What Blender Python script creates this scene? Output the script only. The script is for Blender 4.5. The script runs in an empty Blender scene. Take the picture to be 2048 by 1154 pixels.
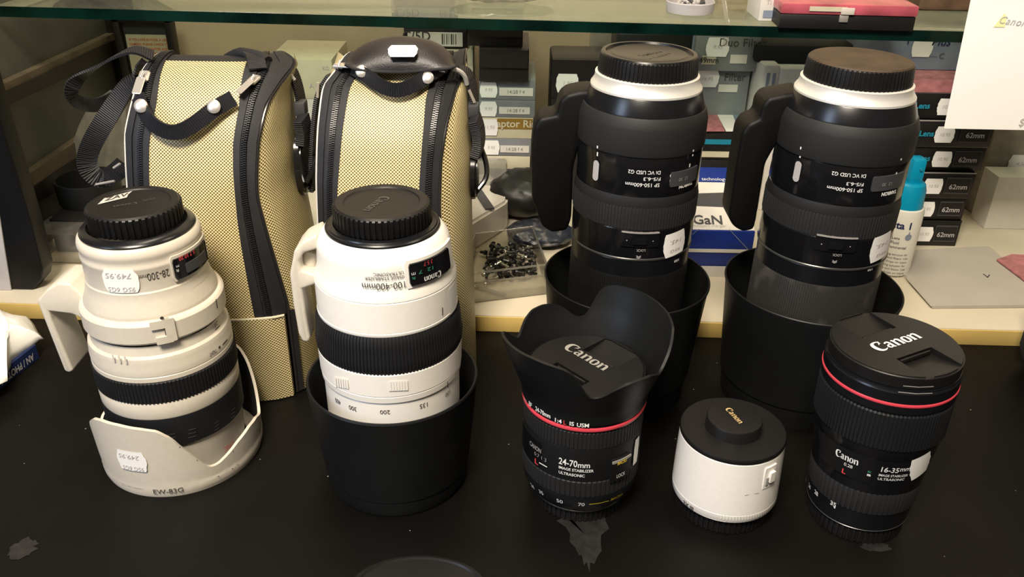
import bpy, bmesh, math, random
from mathutils import Vector, Matrix
random.seed(7)
C = bpy.context.scene.collection
PI = math.pi
# ------------------------------------------------------------------ camera, world, lights, exposure
F_PX, PITCH, ROLL, CAM_H = 1735.0, 0.492, 0.0175, 0.427
cs_, sn_ = math.cos(PITCH), math.sin(PITCH)
FWD = Vector((0, cs_, -sn_)); R0 = Vector((1, 0, 0)); D0 = Vector((0, -sn_, -cs_))
RGT = R0 * math.cos(ROLL) - D0 * math.sin(ROLL); DWN = R0 * math.sin(ROLL) + D0 * math.cos(ROLL)
cam_d = bpy.data.cameras.new('camera'); cam = bpy.data.objects.new('camera', cam_d); C.objects.link(cam)
cam_d.sensor_width = 36; cam_d.lens = 36 * F_PX / 2048; cam_d.clip_start = .01; cam_d.clip_end = 50
cam.matrix_world = Matrix(((RGT.x, -DWN.x, -FWD.x, 0), (RGT.y, -DWN.y, -FWD.y, 0), (RGT.z, -DWN.z, -FWD.z, CAM_H), (0, 0, 0, 1)))
bpy.context.scene.camera = cam
vs = bpy.context.scene.view_settings
vs.view_transform = 'Standard'; vs.look = 'None'; vs.gamma = 1; vs.use_curve_mapping = False; vs.exposure = 0.0
bpy.context.scene.display_settings.display_device = 'sRGB'
w = bpy.data.worlds.new('world'); bpy.context.scene.world = w; w.use_nodes = True
bg = w.node_tree.nodes['Background']; bg.inputs[0].default_value = (1, .86, .68, 1); bg.inputs[1].default_value = .11

def area(name, loc, target, sx, sy, power, col):
    l = bpy.data.lights.new(name, 'AREA'); l.shape = 'RECTANGLE'; l.size = sx; l.size_y = sy; l.energy = power; l.color = col
    o = bpy.data.objects.new(name, l); C.objects.link(o); o.location = loc
    o.rotation_euler = (Vector(target) - Vector(loc)).to_track_quat('-Z', 'Y').to_euler()
    return o
area('ceiling_lamp', (-.22, -.28, 1.30), (-.15, .60, .15), .40, .28, 36.0, (1, .885, .73))
area('rear_strip_lamp', (-.2, .75, 1.75), (-.1, .75, .1), .8, .2, 9.0, (1, .86, .66))
area('window_light', (-1.35, -.55, .85), (0, .6, .2), .40, .8, 11.0, (.60, .74, 1))
area('rear_ceiling_lamp', (.75, .55, 1.35), (.4, .75, .15), .25, .25, 4.0, (1, .84, .62))

# ------------------------------------------------------------------ pixel rays (2048 x 1154 frame) used to survey positions
def ray(px, py):
    return Vector((0, 0, CAM_H)), FWD + RGT * ((px - 1024) / F_PX) + DWN * ((py - 577) / F_PX)
def atz(px, py, z):
    o, d = ray(px, py); return o + d * ((z - o.z) / d.z)
def aty(px, py, Y):
    o, d = ray(px, py); return o + d * ((Y - o.y) / d.y)
def oncyl(px, py, X, Y, r):
    o, d = ray(px, py); ax, ay = o.x - X, o.y - Y
    a = d.x**2 + d.y**2; b = ax*d.x + ay*d.y; c = ax*ax + ay*ay - r*r
    disc = b*b - a*c
    t = (-b - math.sqrt(max(disc, 0))) / a; p = o + d * t
    return math.atan2(p.y - Y, p.x - X), p.z

def project(P):
    d = P - Vector((0, 0, CAM_H)); w_ = d.dot(FWD); return Vector((1024 + F_PX*d.dot(RGT)/w_, 577 + F_PX*d.dot(DWN)/w_))

# ------------------------------------------------------------------ materials
def mat(name, col, rough=.5, metal=0., spec=.5, noise=.0, nscale=60, bump=0., bscale=400, trans=0., alpha=1., coat=0., sheen=0., dirt=None):
    m = bpy.data.materials.new(name); m.use_nodes = True; nt = m.node_tree; b = nt.nodes['Principled BSDF']
    b.inputs['Base Color'].default_value = (*col, 1); b.inputs['Roughness'].default_value = rough
    b.inputs['Metallic'].default_value = metal; b.inputs['Specular IOR Level'].default_value = spec
    b.inputs['Transmission Weight'].default_value = trans; b.inputs['Alpha'].default_value = alpha
    b.inputs['Coat Weight'].default_value = coat; b.inputs['Sheen Weight'].default_value = sheen
    tc = nt.nodes.new('ShaderNodeTexCoord')
    if noise or dirt:
        n = nt.nodes.new('ShaderNodeTexNoise'); n.inputs['Scale'].default_value = nscale; n.inputs['Detail'].default_value = 6
        nt.links.new(tc.outputs['Object'], n.inputs['Vector'])
        r = nt.nodes.new('ShaderNodeValToRGB'); k = noise
        if dirt:
            r.color_ramp.elements[0].position = .55; r.color_ramp.elements[1].position = .8
            r.color_ramp.elements[0].color = (*col, 1); r.color_ramp.elements[1].color = (*dirt, 1)
        else:
            r.color_ramp.elements[0].position = .3; r.color_ramp.elements[1].position = .7
            r.color_ramp.elements[0].color = (*[c*(1-k) for c in col], 1); r.color_ramp.elements[1].color = (*[min(1, c*(1+k)) for c in col], 1)
        nt.links.new(n.outputs['Fac'], r.inputs['Fac']); nt.links.new(r.outputs['Color'], b.inputs['Base Color'])
    if bump:
        n2 = nt.nodes.new('ShaderNodeTexNoise'); n2.inputs['Scale'].default_value = bscale; n2.inputs['Detail'].default_value = 3
        nt.links.new(tc.outputs['Object'], n2.inputs['Vector'])
        bp = nt.nodes.new('ShaderNodeBump'); bp.inputs['Strength'].default_value = bump; bp.inputs['Distance'].default_value = .0005
        nt.links.new(n2.outputs['Fac'], bp.inputs['Height']); nt.links.new(bp.outputs['Normal'], b.inputs['Normal'])
    return m

M = {}
M['cream'] = mat('cream_paint', (.64, .585, .49), .38, noise=.03, nscale=300, bump=.06, bscale=2500)
M['cream_in'] = mat('cream_plastic', (.60, .52, .38), .5, noise=.05)
M['white'] = mat('white_paint', (.86, .83, .77), .36, noise=.02, nscale=300, bump=.05, bscale=2500)
M['cap'] = mat('black_cap_plastic', (.0075, .007, .007), .42, spec=.38, bump=.12, bscale=2500)
M['cap_dust'] = mat('dusty_brown_cap_top', (.045, .027, .014), .55, noise=.3, nscale=60, bump=.2)
M['rubber'] = mat('black_rubber', (.0085, .009, .0105), .55, spec=.35, bump=.15, bscale=1500)
M['rubber_g'] = mat('grey_rubber', (.013, .013, .0135), .6, spec=.4, bump=.15, bscale=1500)
M['satin'] = mat('satin_black_metal', (.006, .0065, .008), .27)
M['gloss'] = mat('gloss_black', (.006, .006, .007), .14)
M['matte'] = mat('matte_black_plastic', (.006, .006, .0065), .5, spec=.3, bump=.08, bscale=2500, noise=.15, nscale=80)
M['foot'] = mat('black_foot_paint', (.0035, .0032, .003), .5, spec=.22)
M['flock'] = mat('flocked_black', (.008, .008, .009), .85)
M['hood'] = mat('black_hood_plastic', (.007, .0075, .008), .42, spec=.32, bump=.1, bscale=1800, noise=.1, nscale=60)
M['silver'] = mat('silver_metal', (.92, .90, .85), .42, metal=.55)
M['chrome'] = mat('chrome', (.85, .80, .74), .30, metal=.75)
M['red'] = mat('red_ring', (.66, .06, .085), .3)
M['ink'] = mat('black_ink', (.05, .045, .04), .5)
M['inkw'] = mat('white_ink', (.80, .80, .78), .5)
M['inkg'] = mat('grey_ink', (.30, .29, .27), .45)
M['inky'] = mat('yellow_ink', (.70, .52, .05), .5)
M['inkr'] = mat('red_ink', (.65, .06, .07), .5)
M['inkgr'] = mat('green_ink', (.05, .32, .20), .5)
M['emboss'] = mat('embossed_cap_letters', (.06, .056, .05), .35)
M['goldink'] = mat('gold_ink', (.50, .36, .16), .4)
M['sticker'] = mat('white_sticker_paper', (.88, .87, .84), .6, noise=.02)
M['pencil'] = mat('faded_sticker_writing', (.50, .47, .46), .7)
M['web'] = mat('black_nylon_binding', (.008, .008, .010), .62, bump=.4, bscale=1800)
M['leather'] = mat('black_leather', (.013, .010, .011), .42, bump=.35, bscale=900)
M['coil'] = mat('zipper_coil_black', (.012, .012, .014), .35)
M['pipe'] = mat('glossy_black_piping', (.02, .018, .018), .18)
M['pipe_glint'] = mat('piping_painted_glint', (.60, .58, .55), .35)  # black piping with its window reflection painted in as pale grey
M['buckle'] = mat('black_buckle_plastic', (.010, .010, .010), .16)
M['blue_lbl'] = mat('navy_card', (.008, .020, .085), .45)
M['paper'] = mat('white_paper', (.84, .82, .77), .7, noise=.02, nscale=40)
M['bright_paper'] = mat('bright_white_paper', (.95, .94, .91), .7)
M['trimg'] = mat('dull_metal_trim', (.10, .10, .095), .3, metal=.6)
M['envelope'] = mat('envelope_paper', (.40, .37, .32), .7, noise=.05, nscale=20)
M['card_cream'] = mat('cream_card', (.58, .53, .38), .6, noise=.06)
M['card_white'] = mat('white_card', (.66, .63, .57), .6, noise=.05)
M['card_grey'] = mat('grey_card', (.20, .21, .22), .5, noise=.08)
M['card_lgrey'] = mat('blue_grey_card', (.22, .26, .34), .5, noise=.08)
M['card_black'] = mat('black_card', (.007, .0065, .0065), .45, noise=.2)
M['card_blue'] = mat('blue_card', (.006, .025, .20), .4, noise=.1)
M['card_gold'] = mat('gold_brown_card', (.26, .15, .02), .5, noise=.1)
M['card_pink'] = mat('pink_card', (.42, .16, .17), .5, noise=.25, nscale=120)
M['teal'] = mat('teal_ink', (.01, .22, .33), .5)
M['tealcap'] = mat('blue_sprayer_plastic', (.0, .27, .45), .35)
M['bottle'] = mat('white_bottle_plastic', (.74, .72, .64), .4)
M['wood'] = mat('dark_wood', (.012, .008, .006), .5, noise=.4, nscale=25)
M['woodedge'] = mat('worn_wood_edge', (.10, .075, .045), .6, noise=.3, nscale=40)
M['frame_blk'] = mat('black_painted_frame', (.004, .004, .004), .4, spec=.25)
M['plate'] = mat('silver_grey_panel', (.42, .40, .40), .35, noise=.05)
M['pane'] = mat('dusty_dark_pane', (.085, .085, .070), .35, noise=.3, nscale=9)
M['tan'] = mat('tan_cardboard', (.42, .27, .12), .6, noise=.1)
M['brownl'] = mat('brown_leather', (.10, .055, .03), .5, noise=.3)
M['orange'] = mat('orange_print', (.62, .17, .05), .6)
M['devw'] = mat('white_device_plastic', (.62, .56, .50), .3)
M['steel'] = mat('screw_steel', (.55, .52, .45), .25, metal=.9)
M['darksteel'] = mat('dark_screw_steel', (.05, .05, .05), .3, metal=.7)
M['slate'] = mat('slate_plastic', (.05, .05, .055), .5)
M['pinkp'] = mat('pink_translucent_plastic', (.45, .09, .12), .18, noise=.35, nscale=30, coat=.5)
M['greenwht'] = mat('pale_green_card', (.50, .55, .45), .6, noise=.06)

def clear_mat(name, tint, gloss=.12, dens=.3, rough=.12):
    m = bpy.data.materials.new(name); m.use_nodes = True; nt = m.node_tree; nt.nodes.clear()
    out = nt.nodes.new('ShaderNodeOutputMaterial'); tr = nt.nodes.new('ShaderNodeBsdfTransparent'); tr.inputs[0].default_value = (*tint, 1)
    gl = nt.nodes.new('ShaderNodeBsdfGlossy'); gl.inputs['Roughness'].default_value = rough; gl.inputs['Color'].default_value = (.9, .9, .9, 1)
    df = nt.nodes.new('ShaderNodeBsdfDiffuse'); df.inputs[0].default_value = (.55, .53, .48, 1)
    fr = nt.nodes.new('ShaderNodeLayerWeight'); fr.inputs['Blend'].default_value = .25
    a = nt.nodes.new('ShaderNodeMath'); a.operation = 'MULTIPLY_ADD'; a.inputs[1].default_value = .7; a.inputs[2].default_value = gloss
    nt.links.new(fr.outputs['Fresnel'], a.inputs[0])
    m1 = nt.nodes.new('ShaderNodeMixShader'); m1.inputs[0].default_value = dens; m2 = nt.nodes.new('ShaderNodeMixShader')
    n = nt.nodes.new('ShaderNodeTexNoise'); n.inputs['Scale'].default_value = 45; tc = nt.nodes.new('ShaderNodeTexCoord'); nt.links.new(tc.outputs['Object'], n.inputs['Vector'])
    k = nt.nodes.new('ShaderNodeMath'); k.operation = 'MULTIPLY'; k.inputs[1].default_value = dens * 2; nt.links.new(n.outputs['Fac'], k.inputs[0]); nt.links.new(k.outputs[0], m1.inputs[0])
    nt.links.new(tr.outputs[0], m1.inputs[1]); nt.links.new(df.outputs[0], m1.inputs[2])
    nt.links.new(a.outputs[0], m2.inputs[0]); nt.links.new(m1.outputs[0], m2.inputs[1]); nt.links.new(gl.outputs[0], m2.inputs[2])
    nt.links.new(m2.outputs[0], out.inputs[0]); return m
M['glass'] = clear_mat('shelf_glass', (.80, .88, .82), .03, .05, .03)
M['glassedge'] = mat('green_glass_edge', (.002, .014, .010), .14, spec=.3, noise=.6, nscale=18)
M['clear'] = clear_mat('clear_plastic', (.92, .91, .86), .06, .14)
M['plbag'] = clear_mat('crinkled_plastic_bag', (.78, .78, .74), .12, .30, .2)

def weave_mat():
    m = bpy.data.materials.new('gold_ballistic_nylon'); m.use_nodes = True; nt = m.node_tree; b = nt.nodes['Principled BSDF']; L = nt.links.new
    def mth(op, a, b_=None, c=None):
        n = nt.nodes.new('ShaderNodeMath'); n.operation = op
        for i, v in enumerate((a, b_, c)):
            if v is None: continue
            if isinstance(v, (int, float)): n.inputs[i].default_value = v
            else: L(v, n.inputs[i])
        return n.outputs[0]
    uv = nt.nodes.new('ShaderNodeUVMap'); sp = nt.nodes.new('ShaderNodeSeparateXYZ'); L(uv.outputs[0], sp.inputs[0])
    U = mth('MULTIPLY', sp.outputs[0], PI / .0013); V = mth('MULTIPLY', sp.outputs[1], PI / .00125)
    p = mth('MULTIPLY', mth('SINE', U), mth('SINE', V))           # checker of raised and sunk crossings
    f = mth('MULTIPLY_ADD', p, .5, .5)
    r = nt.nodes.new('ShaderNodeValToRGB'); e = r.color_ramp.elements
    e[0].position = .18; e[0].color = (.035, .024, .008, 1); e[1].position = .66; e[1].color = (.76, .66, .385, 1)
    x = r.color_ramp.elements.new(.40); x.color = (.30, .225, .075, 1)
    L(f, r.inputs['Fac']); L(r.outputs['Color'], b.inputs['Base Color'])
    bp = nt.nodes.new('ShaderNodeBump'); bp.inputs['Strength'].default_value = .5; bp.inputs['Distance'].default_value = .0003
    L(f, bp.inputs['Height']); L(bp.outputs['Normal'], b.inputs['Normal'])
    b.inputs['Roughness'].default_value = .42; b.inputs['Specular IOR Level'].default_value = .5
    return m
M['weave'] = weave_mat()

def webbing_mat():
    m = mat('black_ribbed_webbing', (.010, .010, .014), .5); nt = m.node_tree; b = nt.nodes['Principled BSDF']
    uv = nt.nodes.new('ShaderNodeUVMap'); wv = nt.nodes.new('ShaderNodeTexWave'); wv.wave_type = 'BANDS'; wv.bands_direction = 'X'; wv.inputs['Scale'].default_value = 190
    nt.links.new(uv.outputs[0], wv.inputs['Vector']); bp = nt.nodes.new('ShaderNodeBump'); bp.inputs['Strength'].default_value = .9; bp.inputs['Distance'].default_value = .0006
    nt.links.new(wv.outputs['Fac'], bp.inputs['Height']); nt.links.new(bp.outputs['Normal'], b.inputs['Normal']); return m
M['webbing'] = webbing_mat()

def counter_mat():
    m = mat('black_laminate_counter', (.003, .0026, .0022), .5, spec=.16); nt = m.node_tree; b = nt.nodes['Principled BSDF']; L = nt.links.new
    tc = nt.nodes.new('ShaderNodeTexCoord')
    v = nt.nodes.new('ShaderNodeTexVoronoi'); v.inputs['Scale'].default_value = 75; L(tc.outputs['Object'], v.inputs['Vector'])
    lt = nt.nodes.new('ShaderNodeMath'); lt.operation = 'LESS_THAN'; lt.inputs[1].default_value = .045; L(v.outputs['Distance'], lt.inputs[0])
    sx = nt.nodes.new('ShaderNodeSeparateColor'); L(v.outputs['Color'], sx.inputs[0])
    g = nt.nodes.new('ShaderNodeMath'); g.operation = 'GREATER_THAN'; g.inputs[1].default_value = .80; L(sx.outputs[0], g.inputs[0])
    mm = nt.nodes.new('ShaderNodeMath'); mm.operation = 'MULTIPLY'; L(lt.outputs[0], mm.inputs[0]); L(g.outputs[0], mm.inputs[1])
    n = nt.nodes.new('ShaderNodeTexNoise'); n.inputs['Scale'].default_value = 5; n.inputs['Detail'].default_value = 8; L(tc.outputs['Object'], n.inputs['Vector'])
    r = nt.nodes.new('ShaderNodeValToRGB'); r.color_ramp.elements[0].position = .4; r.color_ramp.elements[0].color = (.0026, .0023, .002, 1)
    r.color_ramp.elements[1].position = .75; r.color_ramp.elements[1].color = (.0055, .0045, .0036, 1); L(n.outputs['Fac'], r.inputs['Fac'])
    # smudges: two worn spots with a shape of their own
    mx = nt.nodes.new('ShaderNodeMix'); mx.data_type = 'RGBA'; mx.inputs['B'].default_value = (.22, .21, .19, 1); L(r.outputs['Color'], mx.inputs['A']); L(mm.outputs[0], mx.inputs['Factor'])
    L(mx.outputs['Result'], b.inputs['Base Color'])
    rr = nt.nodes.new('ShaderNodeMapRange'); rr.inputs['To Min'].default_value = .38; rr.inputs['To Max'].default_value = .6; L(n.outputs['Fac'], rr.inputs['Value']); L(rr.outputs[0], b.inputs['Roughness'])
    return m
M['counter'] = counter_mat()
def wall_mat():
    m = mat('aged_cream_plaster', (.56, .47, .32), .75, noise=.12, nscale=4, bump=.5, bscale=25); return m
M['wall'] = wall_mat()
M['board'] = mat('cream_laminate', (.58, .52, .40), .45, noise=.05, nscale=8)
M['boardedge'] = mat('yellow_edge_band', (.62, .44, .14), .5, noise=.12, nscale=15)
M['smudge'] = mat('greyish_smudge', (.009, .0085, .008), .6, noise=.7, nscale=140)

# ------------------------------------------------------------------ mesh helpers
def link(name, me, m, parent=None, smooth=35):
    o = bpy.data.objects.new(name, me); C.objects.link(o)
    if m is not None and not me.materials: me.materials.append(m)
    if smooth:
        me.shade_smooth(); me.set_sharp_from_angle(angle=math.radians(smooth))
    if parent is not None: o.parent = parent
    return o
def mesh(name, v, f, m, parent=None, smooth=35, uv=None):
    me = bpy.data.meshes.new(name); me.from_pydata([tuple(p) for p in v], [], f); me.validate(); me.update()
    if uv:
        l = me.uv_layers.new(name='UVMap')
        for lp in me.loops: l.data[lp.index].uv = uv[lp.vertex_index]
    return link(name, me, m, parent, smooth)
def fromb(name, bm, m, parent=None, smooth=35):
    bmesh.ops.recalc_face_normals(bm, faces=bm.faces)
    me = bpy.data.meshes.new(name); bm.to_mesh(me); bm.free(); return link(name, me, m, parent, smooth)
def tag(o, label, cat, group=None):
    o['label'] = label; o['category'] = cat
    if group: o['group'] = group
    return o
def thing(name, label, cat, loc=(0, 0, 0), rotz=0, group=None):
    o = bpy.data.objects.new(name, None); C.objects.link(o); o.location = loc; o.rotation_euler = (0, 0, rotz); o.empty_display_size = .02
    return tag(o, label, cat, group)
def revolve(name, prof, m, parent=None, n=128, close=False, a0=0, smooth=30):
    v, f = [], []
    k = len(prof)
    for i in range(n):
        a = a0 + 2*PI*i/n; c, s = math.cos(a), math.sin(a)
        for r, z in prof: v.append((r*c, r*s, z))
    for i in range(n):
        j = (i+1) % n
        for q in range(k - (0 if close else 1)):
            q2 = (q+1) % k
            f.append((i*k+q, j*k+q, j*k+q2, i*k+q2))
    bm = bmesh.new(); me = bpy.data.meshes.new('t'); me.from_pydata(v, [], f); bm.from_mesh(me); bpy.data.meshes.remove(me)
    bmesh.ops.remove_doubles(bm, verts=bm.verts, dist=1e-6)
    return fromb(name, bm, m, parent, smooth)
def ribbed(name, prof, n, depth, m, parent=None, duty=.55, caps=True):
    """ring with n raised ribs; prof = [(r,z)...] outer surface of the ribs"""
    v, f = [], []; k = len(prof)
    angs = []
    for i in range(n):
        a = 2*PI*i/n; st = 2*PI/n
        angs += [(a, 0), (a + st*.10, 1), (a + st*duty, 1), (a + st*(duty+.10), 0)]
    for a, up in angs:
        c, s = math.cos(a), math.sin(a)
        for q, (r, z) in enumerate(prof):
            rr = r if up else r - depth
            v.append((rr*c, rr*s, z))
    N = len(angs)
    for i in range(N):
        j = (i+1) % N
        for q in range(k-1): f.append((i*k+q, j*k+q, j*k+q+1, i*k+q+1))
    if caps:
        for q, fl in ((0, 1), (k-1, 0)):
            r, z = prof[q]; base = len(v)
            for a, up in angs: v.append(((r-depth-.0005)*math.cos(a), (r-depth-.0005)*math.sin(a), z))
            for i in range(N):
                j = (i+1) % N; f.append((i*k+q, j*k+q, base+j, base+i) if fl else (j*k+q, i*k+q, base+i, base+j))
    return mesh(name, v, f, m, parent, 30)
def bmbox(bm, c, s, rz=0, bev=0):
    r = bmesh.ops.create_cube(bm, size=1, matrix=Matrix.Translation(c) @ Matrix.Rotation(rz, 4, 'Z') @ Matrix.Diagonal((*s, 1)))
    if bev:
        es = list({e for v in r['verts'] for e in v.link_edges}); bmesh.ops.bevel(bm, geom=es, offset=bev, segments=2, affect='EDGES', profile=.5)
def box(name, c, s, m, parent=None, bev=.0006, rz=0):
    bm = bmesh.new(); bmbox(bm, c, s, rz, bev); return fromb(name, bm, m, parent, 40)
def prism(name, pts, y0, y1, m, parent=None, bev=.0015):
    """polygon given in (x,z), extruded from y0 to y1"""
    bm = bmesh.new(); a = [bm.verts.new((x, y0, z)) for x, z in pts]; b = [bm.verts.new((x, y1, z)) for x, z in pts]
    bm.faces.new(a); bm.faces.new(b[::-1]); n = len(pts)
    for i in range(n): bm.faces.new((a[i], b[i], b[(i+1) % n], a[(i+1) % n]))
    bmesh.ops.recalc_face_normals(bm, faces=bm.faces)
    if bev:
        bmesh.ops.bevel(bm, geom=[e for e in bm.edges], offset=bev, segments=3, affect='EDGES', profile=.5, clamp_overlap=True)
    return fromb(name, bm, m, parent, 45)
def smooth_pts(P, it=2):
    P = [Vector(p) for p in P]
    for _ in range(it):
        Q = [P[0]]
        for a, b in zip(P[:-1], P[1:]): Q += [a*.75 + b*.25, a*.25 + b*.75]
        Q.append(P[-1]); P = Q
    return P
def tube(name, P, r, m, parent=None, n=10, sm=2, closed=False):
    P = smooth_pts(P, sm) if sm else [Vector(p) for p in P]
    v, f = [], []; up = Vector((.123, .45, .88)).normalized(); K = len(P)
    for i, p in enumerate(P):
        t = (P[min(i+1, K-1)] - P[max(i-1, 0)]).normalized() if not closed else (P[(i+1) % K] - P[i-1]).normalized()
        a = t.cross(up).normalized(); b = t.cross(a); up = a.cross(t)
        for j in range(n): v.append(p + a*(r*math.cos(2*PI*j/n)) + b*(r*math.sin(2*PI*j/n)))
    for i in range(K - (0 if closed else 1)):
        for j in range(n):
            i2 = (i+1) % K; f.append((i*n+j, i*n+(j+1) % n, i2*n+(j+1) % n, i2*n+j))
    if not closed: f += [tuple(range(n))[::-1], tuple(range((K-1)*n, K*n))]
    return mesh(name, v, f, m, parent, 40)
def ribbon(name, P, W, width, thick, m, parent=None, sm=2):
    """strap along P with width directions W"""
    P = smooth_pts(P, sm); W = smooth_pts(W, sm); v, f, uv = [], [], []; s = 0
    for i, p in enumerate(P):
        t = (P[min(i+1, len(P)-1)] - P[max(i-1, 0)]).normalized(); wv = (W[i] - t*W[i].dot(t)).normalized(); nn = t.cross(wv)
        if i: s += (P[i]-P[i-1]).length
        for a, b in ((-1, -1), (1, -1), (1, 1), (-1, 1)): v.append(p + wv*(a*width/2) + nn*(b*thick/2)); uv.append((s, a*width/2))
    for i in range(len(P)-1):
        for j in range(4): f.append((i*4+j, i*4+(j+1) % 4, i*4+4+(j+1) % 4, i*4+4+j))
    f += [(3, 2, 1, 0), tuple(range(len(v)-4, len(v)))]
    return mesh(name, v, f, m, parent, 40, uv)

# ------------------------------------------------------------------ lettering
def text_geo(body, size, bold=.0, shear=0., space=1.):
    cu = bpy.data.curves.new('t', 'FONT'); cu.body = body; cu.size = size; cu.offset = bold*size; cu.shear = shear; cu.align_x = 'CENTER'; cu.align_y = 'CENTER'; cu.resolution_u = 3; cu.space_character = space
    o = bpy.data.objects.new('t', cu); C.objects.link(o); dg = bpy.context.evaluated_depsgraph_get(); me = bpy.data.meshes.new_from_object(o.evaluated_get(dg))
    v = [tuple(p.co) for p in me.vertices]; f = [tuple(p.vertices) for p in me.polygons]
    bpy.data.objects.remove(o); bpy.data.curves.remove(cu); bpy.data.meshes.remove(me); return v, f
def stroke(pts, ws):
    """variable width stroke -> verts, faces"""
    n = 4
    P = [Vector((*p, w_)) for p, w_ in zip(pts, ws)]; P = smooth_pts(P, 3); v, f = [], []
    for i, p in enumerate(P):
        t = (P[min(i+1, len(P)-1)] - P[max(i-1, 0)]); t = Vector((t.x, t.y)).normalized(); q = Vector((-t.y, t.x))*p.z/2
        v += [(p.x+q.x, p.y+q.y, 0), (p.x-q.x, p.y-q.y, 0)]
    for i in range(len(P)-1): f.append((2*i, 2*i+1, 2*i+3, 2*i+2))
    return v, f
def logo_geo(h):
    """the serifed maker's word as on the caps, cap height h, centred"""
    V, Fc = [], []
    def add(pts, ws, ox):
        v, f = stroke([(x+ox, y) for x, y in pts], ws); b = len(V); V.extend(v); Fc.extend([tuple(i+b for i in q) for q in f])
    add([(.86, .70), (.80, .97), (.50, 1.0), (.16, .86), (.10, .45), (.26, .06), (.62, -.02), (.90, .12)], [.03, .12, .10, .26, .34, .26, .12, .05], 0)      # C
    add([(.86, .98), (.80, .80), (.60, .60)], [.10, .13, .02], 0)
    x = .95
    add([(.12, .56), (.30, .68), (.50, .62), (.52, .30), (.52, .02)], [.10, .12, .20, .22, .22], x); add([(.50, .40), (.20, .34), (.12, .16), (.26, .02), (.50, .12)], [.05, .12, .20, .12, .06], x); add([(.52, .06), (.62, 0), (.70, .06)], [.14, .08, .03], x)
    for x, _ in ((1.72, 0), (3.32, 0)):
        add([(.0, .62), (.16, .66), (.18, .30), (.18, 0)], [.05, .2, .22, .22], x); add([(.24, .52), (.42, .68), (.62, .62), (.66, .34), (.66, 0)], [.05, .12, .22, .22, .22], x)
        add([(.04, .02), (.32, .02)], [.06, .06], x); add([(.52, .02), (.80, .02)], [.06, .06], x)
    x = 2.58
    add([(.34, .67), (.12, .60), (.10, .34), (.14, .06), (.34, 0)], [.08, .17, .24, .17, .08], x); add([(.34, 0), (.56, .08), (.60, .34), (.56, .60), (.34, .67)], [.08, .17, .24, .17, .08], x)
    return [((a-2.05)*h, (b-.45)*h, 0) for a, b, _ in V], Fc
def put(geo, origin, udir, vdir, m, parent=None, name='lettering', lift=.00025):
    u = Vector(udir).normalized(); v = Vector(vdir); v = (v - u*v.dot(u)).normalized(); n = u.cross(v); o = Vector(origin)
    return mesh(name, [o + u*p[0] + v*p[1] + n*lift for p in geo[0]], geo[1], m, parent, 0)
def bend(geo, r, phi, z, m, parent, name='lettering', flip=False, lift=.0003, rslope=0., tilt=0.):
    s = -1 if flip else 1; ct, st = math.cos(tilt), math.sin(tilt); vv = []
    for x, y, _ in geo[0]:
        x, y = x*ct - y*st, x*st + y*ct; x *= s; y *= s; rr = r + lift + rslope*y; vv.append((rr*math.cos(phi + x/r), rr*math.sin(phi + x/r), z + y))
    return mesh(name, vv, geo[1], m, parent, 0)
def txt(body, size, **k): return text_geo(body, size, **k)
def sticker_geo(wd, h, seed=0):
    """price label with nibbled octagon outline, row grid"""
    rng = random.Random(seed); rows = 9; v, f = [], []; nx = 8
    for j in range(rows+1):
        t = j/rows; e = .5 - .09*max(0, abs(t-.5)*2 - .35)/.65 + (rng.random()-.5)*.03
        for i in range(nx+1): v.append(((-e + 2*e*i/nx)*wd, (t-.5)*h, 0))
    for j in range(rows):
        for i in range(nx): a = j*(nx+1)+i; f.append((a, a+1, a+nx+2, a+nx+1))
    return v, f
def cyl_patch(name, r, p0, p1, z0, z1, th, m, parent, r1=None, n=24):
    """curved plate on a barrel, r at z0, r1 at z1, thickness th, rounded corners"""
    r1 = r if r1 is None else r1; v, f = [], []; NZ = 8; c = .12
    for k in (0, 1):
        for j in range(NZ+1):
            t = j/NZ; e = min(t, 1-t); ins = 0 if e > c else (1 - math.sqrt(max(0, 1-(1-e/c)**2)))*c*.6
            for i in range(n+1):
                u = ins*.35 + (1-.7*ins)*i/n; a = p0 + (p1-p0)*u; rr = (r + (r1-r)*t) + (th if k else -th*.5)
                v.append((rr*math.cos(a), rr*math.sin(a), z0 + (z1-z0)*t))
    N = (n+1)*(NZ+1)
    for j in range(NZ):
        for i in range(n):
            a = j*(n+1)+i; f.append((a+n+1, a+n+2, a+1, a)); f.append((N+a, N+a+1, N+a+n+2, N+a+n+1))
    for i in range(n):
        f.append((i, i+1, N+i+1, N+i)); a = NZ*(n+1)+i; f.append((N+a, N+a+1, a+1, a))
    for j in range(NZ):
        a = j*(n+1); f.append((N+a, N+a+n+1, a+n+1, a)); a += n; f.append((a, a+n+1, N+a+n+1, N+a))
    return mesh(name, v, f, m, parent, 40)

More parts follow.
